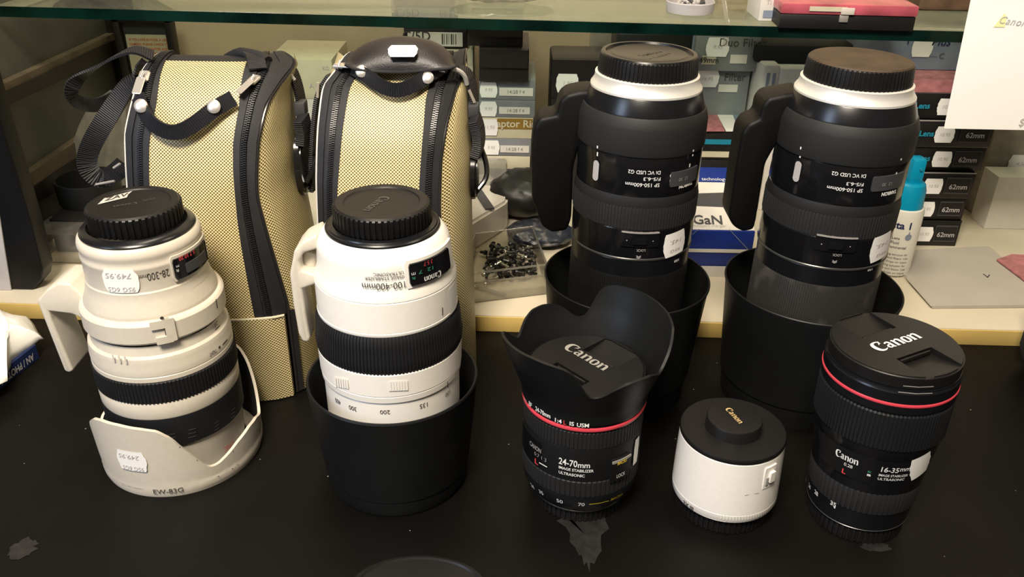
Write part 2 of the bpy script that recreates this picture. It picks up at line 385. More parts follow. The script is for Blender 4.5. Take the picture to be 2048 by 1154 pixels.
# ------------------------------------------------------------------ setting
def plane_box(name, c, s, m, label=None, cat=None, kind=None, bev=0, rz=0):
    o = box(name, c, s, m, None, bev, rz)
    if kind: o['kind'] = kind
    else: tag(o, label, cat)
    return o
plane_box('display_counter', (0, .45, -.02), (3.2, 1.9, .04), M['counter'], 'black laminate counter top the lenses stand on, flecked with dust', 'counter')
sm = []
for nm, lab, (px, py), rx, ry, sd in (('smudge', '', (1170, 1070), .019, .030, 1), ('smudge', '', (45, 1097), .009, .009, 2), ('smudge', '', (1752, 1094), .010, .005, 3)):
    c = atz(px, py, .0); rg = random.Random(sd); n = 26
    mesh('smudge', [(0, 0, 0)] + [(rx*math.cos(2*PI*i/n)*(1+rg.uniform(-.3, .2))*(1 if py != 1070 else (.75 + .45*math.sin(2*PI*i/n))), ry*math.sin(2*PI*i/n)*(1+rg.uniform(-.25, .2)), 0) for i in range(n)],
         [(0, i+1, (i+1) % n+1) for i in range(n)], M['smudge'], None, 0)
    q = C.objects[-1]; q.location = (c.x, c.y, .0003); q.parent = bpy.data.objects['display_counter']; q.matrix_parent_inverse = Matrix.Translation((0, 0, 0))
RZ = -.020
bo = box('base_board', (.2225, .9105, .0082), (1.455, .408, .0164), M['board'], None, .0006, RZ); tag(bo, 'cream laminate board with a yellow front edge lying on the black counter behind the lenses', 'shelf board')
eb = box('edge_band', (.2225, .915-.2055, .0080), (1.455, .0016, .0158), M['boardedge'], None, .0003, 0)
eb.parent = bo
# rotate the band with the board about the board centre
eb.location = (0, 0, 0)
for v_ in eb.data.vertices:
    x, y = v_.co.x, v_.co.y-.915; v_.co.x = x*math.cos(RZ)-y*math.sin(RZ); v_.co.y = x*math.sin(RZ)+y*math.cos(RZ)+.915
eb['label'] = 'yellow edge band'
plane_box('wall_back', (0, 1.175, .5), (3.2, .05, 1.5), M['wall'], kind='structure')
gy = .849 + .2; SH = .262
gl = box('glass_shelf', (.193, .960, SH-.005), (1.4, .23, .0098), M['glass'], None, .0004, -.044); tag(gl, 'green-edged glass shelf across the top of the display', 'shelf')
ge = box('glass_edge', (.193, gy-.1975+.0015-.0022, SH-.005), (1.4, .0012, .0100), M['glassedge'], None, 0)
for v_ in ge.data.vertices:
    a = -.044; x, y = v_.co.x, v_.co.y-gy; v_.co.x = x*math.cos(a)-y*math.sin(a); v_.co.y = x*math.sin(a)+y*math.cos(a)+gy
ge.parent = gl; ge['label'] = 'dark green front edge'
# left cabinet side: dark wooden rails around dusty panes
XL_ = -.52
lf = thing('cabinet_side', 'dark wooden cabinet side with dusty panes at the left end', 'cabinet', (XL_, .9, .0))
def onx(px, py, X):
    o_, d_ = ray(px, py); return o_ + d_*((X-o_.x)/d_.x)
def rail(name, pts, m, th=.02, mats=None):
    """bar along the side wall: quad corners given on plane X"""
    P = [(p.y-.9, p.z) for p in (onx(x, y, XL_) for x, y in pts)]
    bm = bmesh.new(); a = [bm.verts.new((0, y, z)) for y, z in P]; b_ = [bm.verts.new((th, y, z)) for y, z in P]; n = len(P)
    bm.faces.new(a); bm.faces.new(b_[::-1])
    for i in range(n): bm.faces.new((a[i], b_[i], b_[(i+1) % n], a[(i+1) % n]))
    return fromb(name, bm, m, lf, 30)
# ------------------------------------------------------------------ the lenses
class Lens:
    def __init__(s, name, label, X, Y, lx=0, ly=0, group=None):
        s.X, s.Y, s.lx, s.ly = X, Y, lx, ly; s.o = thing(name, label, 'lens', (X, Y, 0), 0, group); s.o.rotation_euler = (-ly, lx, 0)
    def at(s, px, py, r):
        p, z = oncyl(px, py, s.X, s.Y, r); return oncyl(px, py, s.X + s.lx*z, s.Y + s.ly*z, r)
    def text(s, geo, px, py, r, m, parent, flip=False, name='lettering', **k):
        p, z = s.at(px, py, r); return bend(geo, r, p, z, m, parent, name, flip, **k)
    def tp(s, body, px, py, wpx, hpx, r, m, parent, flip=False, name='lettering', bold=0., geo=None, tilt=0., lift=.0003, rslope=0., shear=0.):
        p, z = s.at(px, py, r); q = lambda a, b: project(Vector((s.X + s.lx*b + r*math.cos(a), s.Y + s.ly*b + r*math.sin(a), b)))
        c = q(p, z); du = (q(p+.001/r, z)-c).length/.001; dv = (q(p, z+.001)-c).length/.001
        g = geo or txt(body, 1., bold=bold, shear=shear); xs = [v[0] for v in g[0]]; ys = [v[1] for v in g[0]]; cx, cy = (max(xs)+min(xs))/2, (max(ys)+min(ys))/2
        kx = wpx/du/(max(xs)-min(xs)); ky = hpx/dv/(max(ys)-min(ys))
        return bend(([((v[0]-cx)*kx, (v[1]-cy)*ky, 0) for v in g[0]], g[1]), r, p, z, m, parent, name, flip, lift=lift, rslope=rslope, tilt=tilt)
    def stk(s, px, py, wpx, hpx, r, parent, lines, flip, seed=0, tilt=0., rs=0.):
        st = s.tp('', px, py, wpx, hpx, r, M['sticker'], parent, False, 'price_sticker', geo=sticker_geo(1, 1, seed), tilt=tilt, lift=.0006, rslope=rs); st['label'] = 'white price sticker'
        for t, x, y, w_, h in lines: s.tp(t, x, y, w_, h, r, M['pencil'], st, flip, 'handwriting', lift=.0009, rslope=rs, shear=.2, tilt=tilt)
        return st
    def sticker(s, px, py, r, wd, h, parent, lines, flip, seed=0, tilt=0., ts=.0045, rs=0.):
        p, z = s.at(px, py, r); st = bend(sticker_geo(wd, h, seed), r, p, z, M['sticker'], parent, 'price_sticker', lift=.0006, rslope=rs, tilt=tilt)
        st['label'] = 'white price sticker'
        for k, (t, dz, du) in enumerate(lines):
            bend(txt(t, ts, shear=.2), r, p + du/r, z + dz, M['pencil'], st, 'handwriting', flip, lift=.0009, rslope=rs, tilt=tilt)
def cap_profile(r, z0, z1, rin=.75, rec=.0006):
    return [(r*.97, z0), (r, z0+.0006), (r, z1-.0010), (r*.975, z1), (r*(rin+.02), z1), (r*rin, z1-rec), (0, z1-rec)]
def rear_cap(L, r, z0, z1, n, m=None, depth=.0011, rb=None, topm=None):
    m = m or M['cap']; rb = rb or r
    c = ribbed('rear_cap', [(rb-.0004, z0), (rb, z0+.0008), (r, z1-.0018), (r-.0008, z1-.0009)], n, depth, m, L.o, .60)
    revolve('cap_top', [(r-depth-.0002, z1-.0035), (r-.0009, z1-.0012), (r-.0022, z1-.0001), (r*.80, z1), (r*.78, z1-.0001), (r*.755, z1-.0009), (0, z1-.0009)], topm or m, c)
    return c

# ---- 100-400 white zoom standing in its reversed hood
L = Lens('telephoto_zoom_lens', 'white telephoto zoom lens marked 100-400mm, standing in a black cylindrical hood', -.0821, .5064, -.0048, .001); o = L.o
hd = revolve('lens_hood', [(.0485, .0), (.0500, .0008), (.0512, .004), (.0516, .0135), (.0524, .0145), (.0560, .050), (.0592, .0835), (.0596, .0855), (.0590, .0867), (.0578, .0865), (.0573, .085), (.0548, .05), (.0505, .004), (.0, .0035)], M['hood'], o)
mt = M['white']
b = revolve('front_barrel', [(.044, .004), (.0462, .03), (.0466, .0932), (.0462, .0938), (.0466, .0944), (.0478, .0950), (.0482, .0993), (.0478, .0999), (.0484, .1004), (.0488, .1165), (.0475, .1175)], mt, o)
for t, x, y, w_, h in (('100', 895, 787, 12, 8), ('135', 847, 811, 16, 9), ('200', 770, 824, 20, 8), ('300', 705.5, 816, 16, 8.5), ('400', 676, 802, 13, 9)):
    L.tp(t, x, y, w_, h, .0467, M['ink'], b, True)
for i in range(6): L.text(txt('I', .010, bold=.03), 672+i*4.6, 764+i*.8, .0488, mt, b, name='grip_rib', lift=.0005)
for i in range(7): L.text(txt('I', .010, bold=.03), 780+i*5.5, 773-i*.2, .0488, mt, b, name='grip_rib', lift=.0005)
L.text(txt('I', .007), 895, 770, .0482, M['ink'], b)
ribbed('zoom_ring', [(.0478, .1170), (.0490, .1178), (.0496, .1240), (.0486, .1300), (.0484, .1345), (.0478, .1400), (.0462, .1434), (.0455, .1438)], 132, .0007, M['rubber'], o, .62)
b2 = revolve('collar_ring', [(.0455, .1428), (.0463, .1438), (.0465, .1442), (.0465, .1458), (.0460, .1461), (.0463, .1465), (.0463, .1668), (.0458, .1675)], mt, o)
L.text(txt('I', .0085, bold=-.005), 884.5, 624, .0463, M['ink'], b2)
L.stk(905, 597, 24, 52, .0463, b2, [], False, 3)
b3 = revolve('rear_barrel', [(.0455, .1672), (.0462, .1679), (.0461, .1690), (.0446, .1735), (.0437, .1762), (.0431, .1850), (.0428, .1885), (.0427, .1905), (.0414, .1945), (.0385, .1985), (.0366, .1999), (.035, .2000)], mt, o)
L.tp('100-400mm', 767, 573, 87, 12.5, .0446, M['ink'], b3, True, rslope=-.15)
L.tp('IMAGE STABILIZER', 769, 557, 80, 6, .0438, M['ink'], b3, True, rslope=-.1)
L.tp('ULTRASONIC', 777, 548.5, 61, 6, .0437, M['ink'], b3, True, rslope=-.1)
p0, z0 = L.at(817, 555, .0445); p1, z1 = L.at(893, 522, .0445)
cyl_patch('window_housing', .0441, p0-.045, p1+.30, .1755, .1935, .0009, mt, o, .0424)
cyl_patch('focus_window', .0450, p0+.01, p1+.06, .1775, .1915, .0012, M['gloss'], o, .0436)
wn = C.objects[-1]
L.tp('', 865, 553, 36, 13, .0462, M['inkw'], wn, True, geo=logo_geo(1), lift=.0008)
L.tp('3 5 7', 855, 525, 18, 8, .0455, M['inkr'], wn, True, lift=.0008); L.tp('12  7', 851, 540, 30, 7, .0458, M['inkgr'], wn, True, lift=.0008)
L.tp('m', 826, 547, 8, 5, .0458, M['inkw'], wn, True, lift=.0008); L.tp('ft', 826.5, 556, 7, 6, .0460, M['inkgr'], wn, True, lift=.0008)
revolve('mount_plate', [(.0350, .1996), (.0366, .2001), (.0366, .2012), (.0358, .2020), (.0350, .2022), (.0345, .2030), (.0315, .2034)], M['satin'], o)
c = rear_cap(L, .0310, .2032, .2166, 54)
q = atz(756, 408, .2158); u = atz(784, 388, .2158) - atz(728, 428, .2158)
put(logo_geo(.0060), (q.x-L.X, q.y-L.Y, .2158), (-u.x, -u.y, 0), (u.y, -u.x, 0), M['emboss'], c, lift=.0002)
# tripod foot on the left
def pz(L, pts, Y): return [((lambda q: (q.x - L.X, q.z))(aty(x, y, Y))) for x, y in pts]
yf = L.Y - .012
ft = prism('tripod_foot', pz(L, [(636, 470), (606, 484), (590, 502), (581, 550), (588, 610), (598, 668), (606, 684), (619, 685), (622, 676), (612, 620), (606, 578), (626, 572), (640, 565), (640, 551), (628, 548), (604, 541), (600, 522), (610, 506), (640, 498)], yf), yf-L.Y, yf-L.Y+.024, M['cream'], o, .0022)
ft['label'] = 'greyish white tripod foot'
kx, kz = pz(L, [(618, 528)], yf+.006)[0]
bm = bmesh.new(); bmesh.ops.create_cone(bm, cap_ends=True, segments=20, radius1=.0052, radius2=.0052, depth=.016, matrix=Matrix.Translation((kx, .001, kz)) @ Matrix.Rotation(.3, 4, 'Y'))
bmesh.ops.bevel(bm, geom=[e for e in bm.edges if e.calc_length() < .003], offset=.0005, segments=2, affect='EDGES'); fromb('collar_knob', bm, M['cream'], ft)

# ---- 28-300 cream zoom with scalloped hood
L = Lens('telephoto_zoom_lens', 'cream push-pull zoom lens marked 28-300mm, its cream scalloped hood resting on the counter', -.2493, .5296, -.0073, -.0034); o = L.o; mt = M['cream']
b = revolve('front_barrel', [(.043, .003), (.0455, .012), (.0462, .036), (.0466, .0372)], mt, o)
L.tp('SONIC', 459, 892, 27, 9, .0463, M['inkr'], b, True)
sl = revolve('black_sleeve', [(.0466, .0362), (.0482, .0372), (.0484, .0595), (.0480, .0614)], M['rubber'], o); sl['label'] = 'black grip sleeve'
for dx in (0, 104):
    for i in range(3): L.tp('—', 364+dx*.84, (864+i*7.5) - dx*.31, 58 if not dx else 52, 1.6, .0484, M['slate'], sl, name='grip_rib', lift=.0006)
revolve('barrel_ring', [(.0478, .0612), (.0482, .0625), (.0484, .0735), (.0478, .0748)], mt, o)
ribbed('zoom_ring', [(.0476, .0745), (.0490, .0752), (.0490, .0908), (.0480, .0915)], 118, .0007, M['rubber'], o, .6)
b = revolve('tension_ring', [(.0474, .0912), (.0480, .0920), (.0480, .0951), (.0475, .0956), (.0479, .0961), (.0481, .1010), (.0476, .1030), (.0477, .1060), (.0470, .1095), (.0450, .1110), (.0440, .118)], mt, o)
L.tp('TIGHT', 426, 706, 17, 8, .0480, M['ink'], b, True); L.tp('•', 438.5, 695, 5, 5, .0480, M['ink'], b, True); L.tp('—', 450, 685, 14, 2.5, .0480, M['ink'], b, True)
L.tp('28', 431, 648.5, 9, 9, .0455, M['ink'], b, True, lift=.0006); L.tp('—', 434, 656, 12, 2, .0460, M['ink'], b, True, lift=.0006)
for i in range(3): L.text(txt('I', .008, bold=.03), 228+i*12, 716+i*2, .0481, mt, b, name='grip_rib', lift=.0006)
cl = revolve('tripod_collar', [(.0440, .1195), (.0462, .1205), (.0474, .1222), (.0474, .1345), (.0464, .1362), (.0450, .1371), (.043, .1372)], mt, o)
L.text(txt('I', .0105, bold=-.005), 433, 609, .0474, M['ink'], cl)
p, z = L.at(332, 660, .0474)
for nm, a0, a1, q0, q1 in (('collar_clamp', -.19, .07, .1325, .1385), ('collar_clamp', -.01, .12, .1215, .1385), ('collar_clamp', -.15, .07, .1210, .1262)):
    cyl_patch(nm, .0474, p+a0, p+a1, q0, q1, .0018, mt, cl)
cyl_patch('clamp_gap', .0476, p-.02, p-.005, .1265, .1320, .0006, M['ink'], cl)
L.text(txt('•', .010), 324, 637, .0494, M['ink'], cl)
b = revolve('rear_barrel', [(.0430, .1350), (.0438, .1382), (.0436, .1400), (.0408, .1470), (.0396, .1530), (.0396, .1545), (.0389, .1556), (.0387, .1700), (.0392, .1712), (.0392, .1728), (.0386, .1740), (.0386, .1770), (.0394, .1790), (.0394, .1810), (.0386, .1840), (.0372, .1855), (.035, .1856)], mt, o)
L.tp('28-300', 317, 550, 45, 15, .0388, M['ink'], b, True); L.tp('mm', 286, 552, 17, 6, .0388, M['ink'], b, True)
L.tp('IMAGE', 410, 575, 26, 8, .0402, M['goldink'], b, True, rslope=-.3, lift=.0008); L.tp('STABILIZER', 407, 563, 45, 8, .0396, M['goldink'], b, True, rslope=-.1, lift=.0010)
L.stk(240.5, 562, 73, 47, .0391, b, [('749.95', 236, 551, 52, 11), ('95G 6G5', 243, 578, 54, 9)], True, 1)
p0, z0 = L.at(347, 541, .0402); p1, z1 = L.at(409, 498, .0402)
cyl_patch('window_housing', .0396, p0-.03, p1+.25, z0-.0085, z0+.0095, .0009, mt, o, .0393)
wn = cyl_patch('focus_window', .0402, p0, p1, z0-.0070, z0+.0075, .0014, M['gloss'], o, .0400)
L.tp('5 7 10 20', 373, 511, 34, 8, .0412, M['inkr'], wn, True, bold=.02, lift=.0008); L.tp('m', 354, 532, 6, 4, .0412, M['inkw'], wn, True, lift=.0008); L.tp('ft', 354, 541, 6, 6, .0412, M['inkw'], wn, True, lift=.0008)
cyl_patch('scale_window', .0408, p0+.20, p1-.12, z0-.005, z0+.002, .0012, M['slate'], wn)
revolve('mount_plate', [(.0352, .1850), (.0366, .1856), (.0368, .1866), (.0362, .1876), (.0350, .1884), (.0340, .1890), (.0318, .1896)], M['satin'], o)
c = rear_cap(L, .0302, .1894, .2036, 48, depth=.0012)
q = atz(235, 396, .2028)
def capput(geo, px, py, px2, py2, zt, m, par, lift=.0002, flip=False):
    q = atz((px+px2)/2, (py+py2)/2, zt); u = atz(px2, py2, zt) - atz(px, py, zt); s = -1 if flip else 1
    return put(geo, (q.x-L.X, q.y-L.Y, zt), (s*u.x, s*u.y, 0), (-s*u.y, s*u.x, 0), m, par, lift=lift)
sv = capput(([(-.013, -.0045, 0), (.006, -.0045, 0), (.0085, .0, 0), (.013, .0045, 0), (-.006, .0035, 0)], [(0, 1, 2, 3, 4)]), 206, 402, 266, 388, .2028, M['silver'], c, .0003); sv.name = 'torn_label'
capput(txt('ZAV', .0075, bold=.02, shear=.5), 208, 401, 262, 389, .2028, M['ink'], sv, .0005)
capput(logo_geo(.0035), 222, 414, 290, 404, .2028, M['emboss'], c, flip=True); capput(txt('EOS', .0045), 285, 402, 322, 395, .2028, M['emboss'], c, flip=True)
yf = L.Y - .0125
ft = prism('tripod_foot', pz(L, [(76, 600), (96, 578), (118, 564), (142, 567), (168, 590), (182, 600), (182, 650), (172, 648), (162, 634), (146, 627), (101, 621), (106, 640), (148, 740), (140, 745), (130, 741)], yf), yf-L.Y, yf-L.Y+.029, M['cream'], o, .0016)
tz = aty(152, 575, L.Y)
g = txt('TRIPOD MOUNT', .0035); q0 = aty(118, 562, yf+.01); q1 = aty(160, 542, yf+.02)
# hood
HT = [(-50, .018), (-45, .0182), (-37, .0217), (-27, .0268), (-13, .0303), (0, .029), (8, .025), (14, .0225), (20, .026), (30, .040), (40, .0525), (50, .0605), (60, .0635), (75, .0640), (90, .0622), (100, .0598), (108, .0518), (113, .0425), (122, .028), (127, .0195), (130, .018)]
def lerp(T, x):
    if x <= T[0][0]: return T[0][1]
    for (a, b_), (c_, d_) in zip(T[:-1], T[1:]):
        if x <= c_: return b_ + (d_-b_)*(x-a)/(c_-a)
    return T[-1][1]
def petal_hood(name, T, a0, zb, Rf, th, m, parent, n=240, inner=None, mi=None, nz=14):
    v, f = [], []
    for i in range(n):
        d = 360*i/n; q = (d - a0) % 180 + a0; h = sum(lerp(T, a0 + (q - a0 + k) % 180) for k in (-1.5, 0, 1.5))/3; a = math.radians(d)
        for j in range(nz+1): z = zb + (h-zb)*j/nz; r = Rf(z); v.append((r*math.cos(a), r*math.sin(a), z))
        for j in range(nz+1): z = h - .0001 - (h-zb)*j/nz; r = Rf(z) - th; v.append((r*math.cos(a), r*math.sin(a), z + (.0004 if j == 0 else 0)))
    K = 2*nz+2
    for i in range(n):
        j = (i+1) % n
        for q in range(K): f.append((i*K+q, j*K+q, j*K+(q+1) % K, i*K+(q+1) % K))
    o = mesh(name, v, f, m, parent, 50)
    if mi:
        o.data.materials.append(mi)
        for k, p in enumerate(o.data.polygons):
            if nz+1 <= k % K < K-1: p.material_index = 1
    return o
RH = lambda z: lerp([(0, .0568), (.004, .0580), (.0085, .0583), (.009, .0578), (.020, .0585), (.065, .0603)], z)
hd = petal_hood('lens_hood', HT, -50, .0, RH, .0022, M['cream'], o, inner=True, mi=M['flock'])
hd['label'] = 'cream scalloped lens hood'
bs = revolve('hood_base', [(.0546, .0), (.0568, .0), (.0568, .002), (.0546, .004), (.046, .006)], M['cream'], hd)
L.tp('EW-83G', 336, 982, 60, 9, .0585, M['ink'], hd, False, lift=.0003)
L.text(txt('— — ——', .004), 262, 972, .0585, M['inkg'], hd, False)
st = L.stk(263, 921, 60, 40, .0592, hd, [('249.95', 258, 912, 42, 9), ('95G 6G5', 267, 935, 42, 8)], True, 2)
rndm = random.Random(3)
for i in range(14):
    a, b_ = rndm.uniform(240, 500), 0
    d = rndm.uniform(-130, 0); h = lerp(HT, -50 + (d+50) % 180); a = math.radians(d)
    bend(txt('•', rndm.uniform(.002, .0045)), .0588, a, min(h-.0008, .0085 if i % 2 else h-.0006), M['ink'], hd, 'paint_chip', lift=.0007)

# ---- the two dark superzooms in deep reversed hoods
def superzoom(label, X, Y, lx, ly, s, foot, topm, sticker, tx, yfo, dusty):
    """s scales the radius; tx = pixel offset of the print from the first lens"""
    L = Lens('telephoto_zoom_lens', label, X, Y, lx, ly); o = L.o
    A = lambda P: [(r*s, z) for r, z in P]
    hd = revolve('lens_hood', A([(.0555, .0), (.0562, .002), (.0575, .020), (.0590, .022), (.0655, .100), (.0668, .1045), (.0668, .1058), (.0662, .1064), (.0655, .1060), (.0645, .100), (.058, .022), (.054, .004), (0, .004)]), M['hood'], o)
    revolve('front_barrel', A([(.050, .004), (.0525, .01), (.0525, .04), (.0468, .048)]), M['satin'], o)
    ribbed('zoom_ring', A([(.0466, .046), (.0470, .048), (.0466, .1255), (.0462, .1272)]), 170, .0005, dusty or M['matte'], o, .6)
    revolve('focal_scale_ring', A([(.0455, .1268), (.0460, .1276), (.0464, .1405), (.0460, .1412)]), M['satin'], o); fs = C.objects[-1]
    revolve('trim_ring', A([(.0462, .1408), (.0472, .1414), (.0474, .1426), (.0470, .1432)]), M['trimg'], o)
    lk = revolve('lock_section', A([(.0468, .1428), (.0470, .1440), (.0472, .1655), (.0468, .1662)]), M['gloss'], o)
    ribbed('focus_ring', A([(.0467, .1658), (.0476, .1666), (.0477, .1830), (.0475, .1838)]), 120, .0004, M['rubber_g'], o, .6)
    revolve('focus_ring_edge', A([(.0472, .1834), (.0474, .1840), (.0462, .1915), (.0460, .1922)]), M['rubber_g'], o)
    ts_ = revolve('window_section', A([(.0463, .1918), (.0466, .1930), (.0462, .2200), (.0458, .2215)]), M['gloss'], o)
    cr = revolve('tripod_collar', A([(.0458, .2208), (.0470, .2216), (.0474, .2235), (.0472, .2405), (.0468, .2425), (.0452, .2480), (.0448, .2486), (.0436, .2488)]), M['rubber_g'], o)
    revolve('rear_barrel', A([(.0435, .2484), (.0440, .2490), (.0438, .2500), (.0405, .2600), (.0400, .2608)]), M['satin'], o)
    revolve('mount_ring', A([(.0398, .2604), (.0405, .2608), (.0404, .2622), (.0386, .2648), (.0376, .2672), (.0376, .2702), (.0366, .2708), (.034, .2710)]), M['silver'], o)
    C.objects[-1]['label'] = 'brushed silver mount ring'
    c = ribbed('rear_cap', A([(.0358, .2704), (.0360, .2716), (.0349, .2832), (.0343, .2840)]), 74, .0008, M['cap'], o, .6)
    if topm: tp = revolve('cap_top', A([(.0338, .2830), (.0345, .2840), (.0335, .2850), (0, .2851)]), topm, c)
    else: tp = revolve('cap_top', A([(.0338, .2830), (.0345, .2840), (.0338, .2850), (.0312, .2852), (.0306, .2838), (.0285, .2838), (.0268, .2845), (.025, .2838), (.012, .2830), (0, .2829)]), M['satin'], c)
    for key, body, m_, par, rr, bd in (('di', 'Di VC USD G2', 'inkw', ts_, .0465, .01), ('f', 'F/5-6.3', 'inkw', ts_, .0465, .01), ('sp', 'SP 150-600mm', 'inkw', ts_, .0466, .01), ('ta', 'TAMRON', 'inkw', ts_, .0466, .05), ('m', 'm', 'inkw', ts_, .0465, .02), ('ft', 'ft', 'inkw', ts_, .0465, .02),
                                    ('k1', '|', 'inkw', cr, .0472, .06), ('k2', '|', 'inkw', ts_, .0465, .06), ('k3', '|', 'inkw', cr, .0472, .06), ('k4', '|', 'inkw', ts_, .0465, .06), ('k5', '|', 'inkw', ts_, .0465, .06), ('mm', '150', 'inkw', fs, .0462, .03)):
        x, y, w_, h = tx[key]; L.tp(body, x, y, w_, h, rr*s, M[m_], par, True, bold=bd, lift=.0004)
    x, y = tx['win']; p0, z0 = L.at(x, y, .0465*s)
    wn = cyl_patch('focus_window', .0465*s, p0-.30, p0+.32, z0-.0050, z0+.0060, .0008, M['slate'], ts_); bend(txt('12  30', .0036), .0465*s, p0-.05, z0, M['inkg'], wn, 'lettering', True, lift=.0011)
    x, y = tx['oval']; p, z = L.at(x, y, .0465*s)
    oval = [(.0027*math.cos(t), (.0050*(1 if math.sin(t) > 0 else -1) + .0027*math.sin(t)), 0) for t in [2*PI*(k+.5)/28 for k in range(28)]]
    bt = bend((oval, [tuple(range(28))]), .0465*s, p, z, M['plate'], ts_, 'silver_badge', lift=.0009)
    x, y = tx['lock']; p, z = L.at(x, y, .0472*s)
    sw = cyl_patch('zoom_lock', .0470*s, p-.30, p+.30, z-.0060, z+.0062, .0012, M['gloss'], lk)
    cyl_patch('lock_slider', .0482*s, p-.10, p+.10, z-.0035, z+.0015, .0012, M['satin'], sw); cyl_patch('lock_edge', .0480*s, p-.29, p+.29, z+.0052, z+.0062, .0010, M['inkg'], sw)
    for d_ in (-.2, .2): bend(txt('•', .004), .0482*s, p+d_, z-.001, M['inkg'], sw, 'screw_head', lift=.0004)
    L.tp('LOCK', x+1, y+20, 17.5, 5, .0472*s, M['inkg'], lk, True, bold=.02, lift=.0018); L.tp('»', x-3, y+35, 8, 8, .0471*s, M['inkg'], lk, True, bold=.03, tilt=PI/2)
    x, y, w_, h = tx['st']; L.stk(x, y, w_, h, .0472*s, lk, [('145.', x+1, y-6, 22, 8), ('95G', x-1, y+12, 20, 6)], True, 5, tilt=.10)
    yf = L.Y + yfo
    prism('tripod_foot', pz(L, foot, yf), yf-L.Y, yf-L.Y+.030, M['foot'], o, .0035)
    return L, tp, c
L, tp, c = superzoom('tall black zoom lens marked 150-600mm with a shiny dished cap, nearer the white lenses', .0916, .6266, .0124, 0, 1.0,
    [(1180, 181), (1150, 184), (1125, 190), (1111, 203), (1106, 233), (1070, 238), (1060, 258), (1056, 300), (1058, 400), (1068, 424), (1078, 455), (1098, 469), (1130, 464), (1138, 440), (1140, 340), (1150, 300), (1185, 270)],
    None, None, dict(di=(1289, 345, 65, 7.5), f=(1304, 358, 34, 7), sp=(1285, 370, 69, 7.5), ta=(1372, 368.5, 28, 8), m=(1343, 350.5, 7, 5), ft=(1341.5, 361, 6, 5), k1=(1195.5, 295, 2.5, 5), k2=(1195.5, 309, 2.5, 8), k3=(1386, 300, 2.5, 4), k4=(1384.8, 309, 2.5, 4), k5=(1378.7, 329.5, 2.5, 7), mm=(1352.5, 520, 10, 5), win=(1370, 354), oval=(1193, 341.5), lock=(1280, 479), st=(1349.6, 486, 44, 48)), .0, None)
capput(txt('TAMRON', .0055, bold=.01), 1262, 112, 1320, 100, .2832, M['ink'], c, flip=False); capput(txt('FOR CANON', .0050, bold=.01), 1276, 120, 1334, 104, .2832, M['ink'], c)
L, tp, c = superzoom('tall black zoom lens marked 150-600mm with a dusty brown cap, right of its twin', .2399, .6189, .0124, -.004, 1.035,
    [(1600, 184), (1560, 190), (1528, 197), (1516, 212), (1511, 240), (1488, 249), (1476, 268), (1466, 330), (1452, 438), (1462, 456), (1480, 466), (1503, 462), (1508, 440), (1524, 330), (1540, 300), (1566, 262), (1605, 250)],
    M['cap_dust'], None, dict(di=(1698, 350, 69, 7.5), f=(1710, 368, 34, 7), sp=(1690, 379, 72, 7.5), ta=(1778.7, 384.6, 30, 8), m=(1752, 363, 7, 5), ft=(1749, 375, 6, 5), k1=(1602, 297, 2.5, 5), k2=(1601, 312.7, 2.5, 8), k3=(1801.7, 317, 2.5, 4), k4=(1801.7, 325, 2.5, 4), k5=(1792, 345.7, 2.5, 6), mm=(1739.7, 537.7, 10, 5), win=(1778, 365), oval=(1595.5, 343.5), lock=(1672, 488), st=(1762, 492.5, 40, 54)), .0, mat('dusty_black_rubber', (.022, .020, .018), .6, dirt=(.07, .065, .055), nscale=45))

# ---- Canon style pinch cap built by cutting two finger wells
def pinch_cap(parent, r, z0, z1, ang, wellw, off, m):
    bm = bmesh.new(); bmesh.ops.create_cone(bm, cap_ends=True, segments=128, radius1=r, radius2=r, depth=z1-z0, matrix=Matrix.Translation((0, 0, (z0+z1)/2)))
    bmesh.ops.bevel(bm, geom=[e for e in bm.edges if abs(e.verts[0].co.z-z1) < 1e-6 and abs(e.verts[1].co.z-z1) < 1e-6], offset=.0012, segments=3, affect='EDGES')
    o = fromb('front_cap', bm, m, parent, 30)
    for s in (1, -1):
        d = .0042; lip = .0026
        cb = bmesh.new(); xs = [(off, -d), (r-.0035, -.0012), (r-.0034, .004), (off, .004)]
        xs = [(off, -d), (off+.006, -d), (r-lip, -.0009), (r-lip, .004), (off, .004)]
        a = [cb.verts.new((x, -wellw, z1+z)) for x, z in xs]; b_ = [cb.verts.new((x, wellw, z1+z)) for x, z in xs]
        cb.faces.new(a); cb.faces.new(b_[::-1])
        for i in range(5): cb.faces.new((a[i], b_[i], b_[(i+1) % 5], a[(i+1) % 5]))
        bmesh.ops.recalc_face_normals(cb, faces=cb.faces); bmesh.ops.transform(cb, matrix=Matrix.Rotation(ang + (0 if s > 0 else PI), 4, 'Z'), verts=cb.verts)
        me = bpy.data.meshes.new('c'); cb.to_mesh(me); cb.free(); co = bpy.data.objects.new('c', me); C.objects.link(co)
        md = o.modifiers.new('b', 'BOOLEAN'); md.operation = 'DIFFERENCE'; md.object = co; md.solver = 'EXACT'
        dg = bpy.context.evaluated_depsgraph_get(); co.parent = None
        # evaluate both in the same local space
        pm = o.parent; o.parent = None; bpy.context.view_layer.update(); dg = bpy.context.evaluated_depsgraph_get()
        nm = bpy.data.meshes.new_from_object(o.evaluated_get(dg)); o.modifiers.clear(); o.data = nm; o.parent = pm; bpy.data.objects.remove(co)
    nm.shade_smooth(); nm.set_sharp_from_angle(angle=math.radians(30))
    for s in (1, -1):
        rr = box('grip_tab', (off+.0016, 0, z1-.0022), (.0016, wellw*1.7, .0030), m, o, .0005)
        rr.rotation_euler = (0, 0, ang + (0 if s > 0 else PI))
    return o

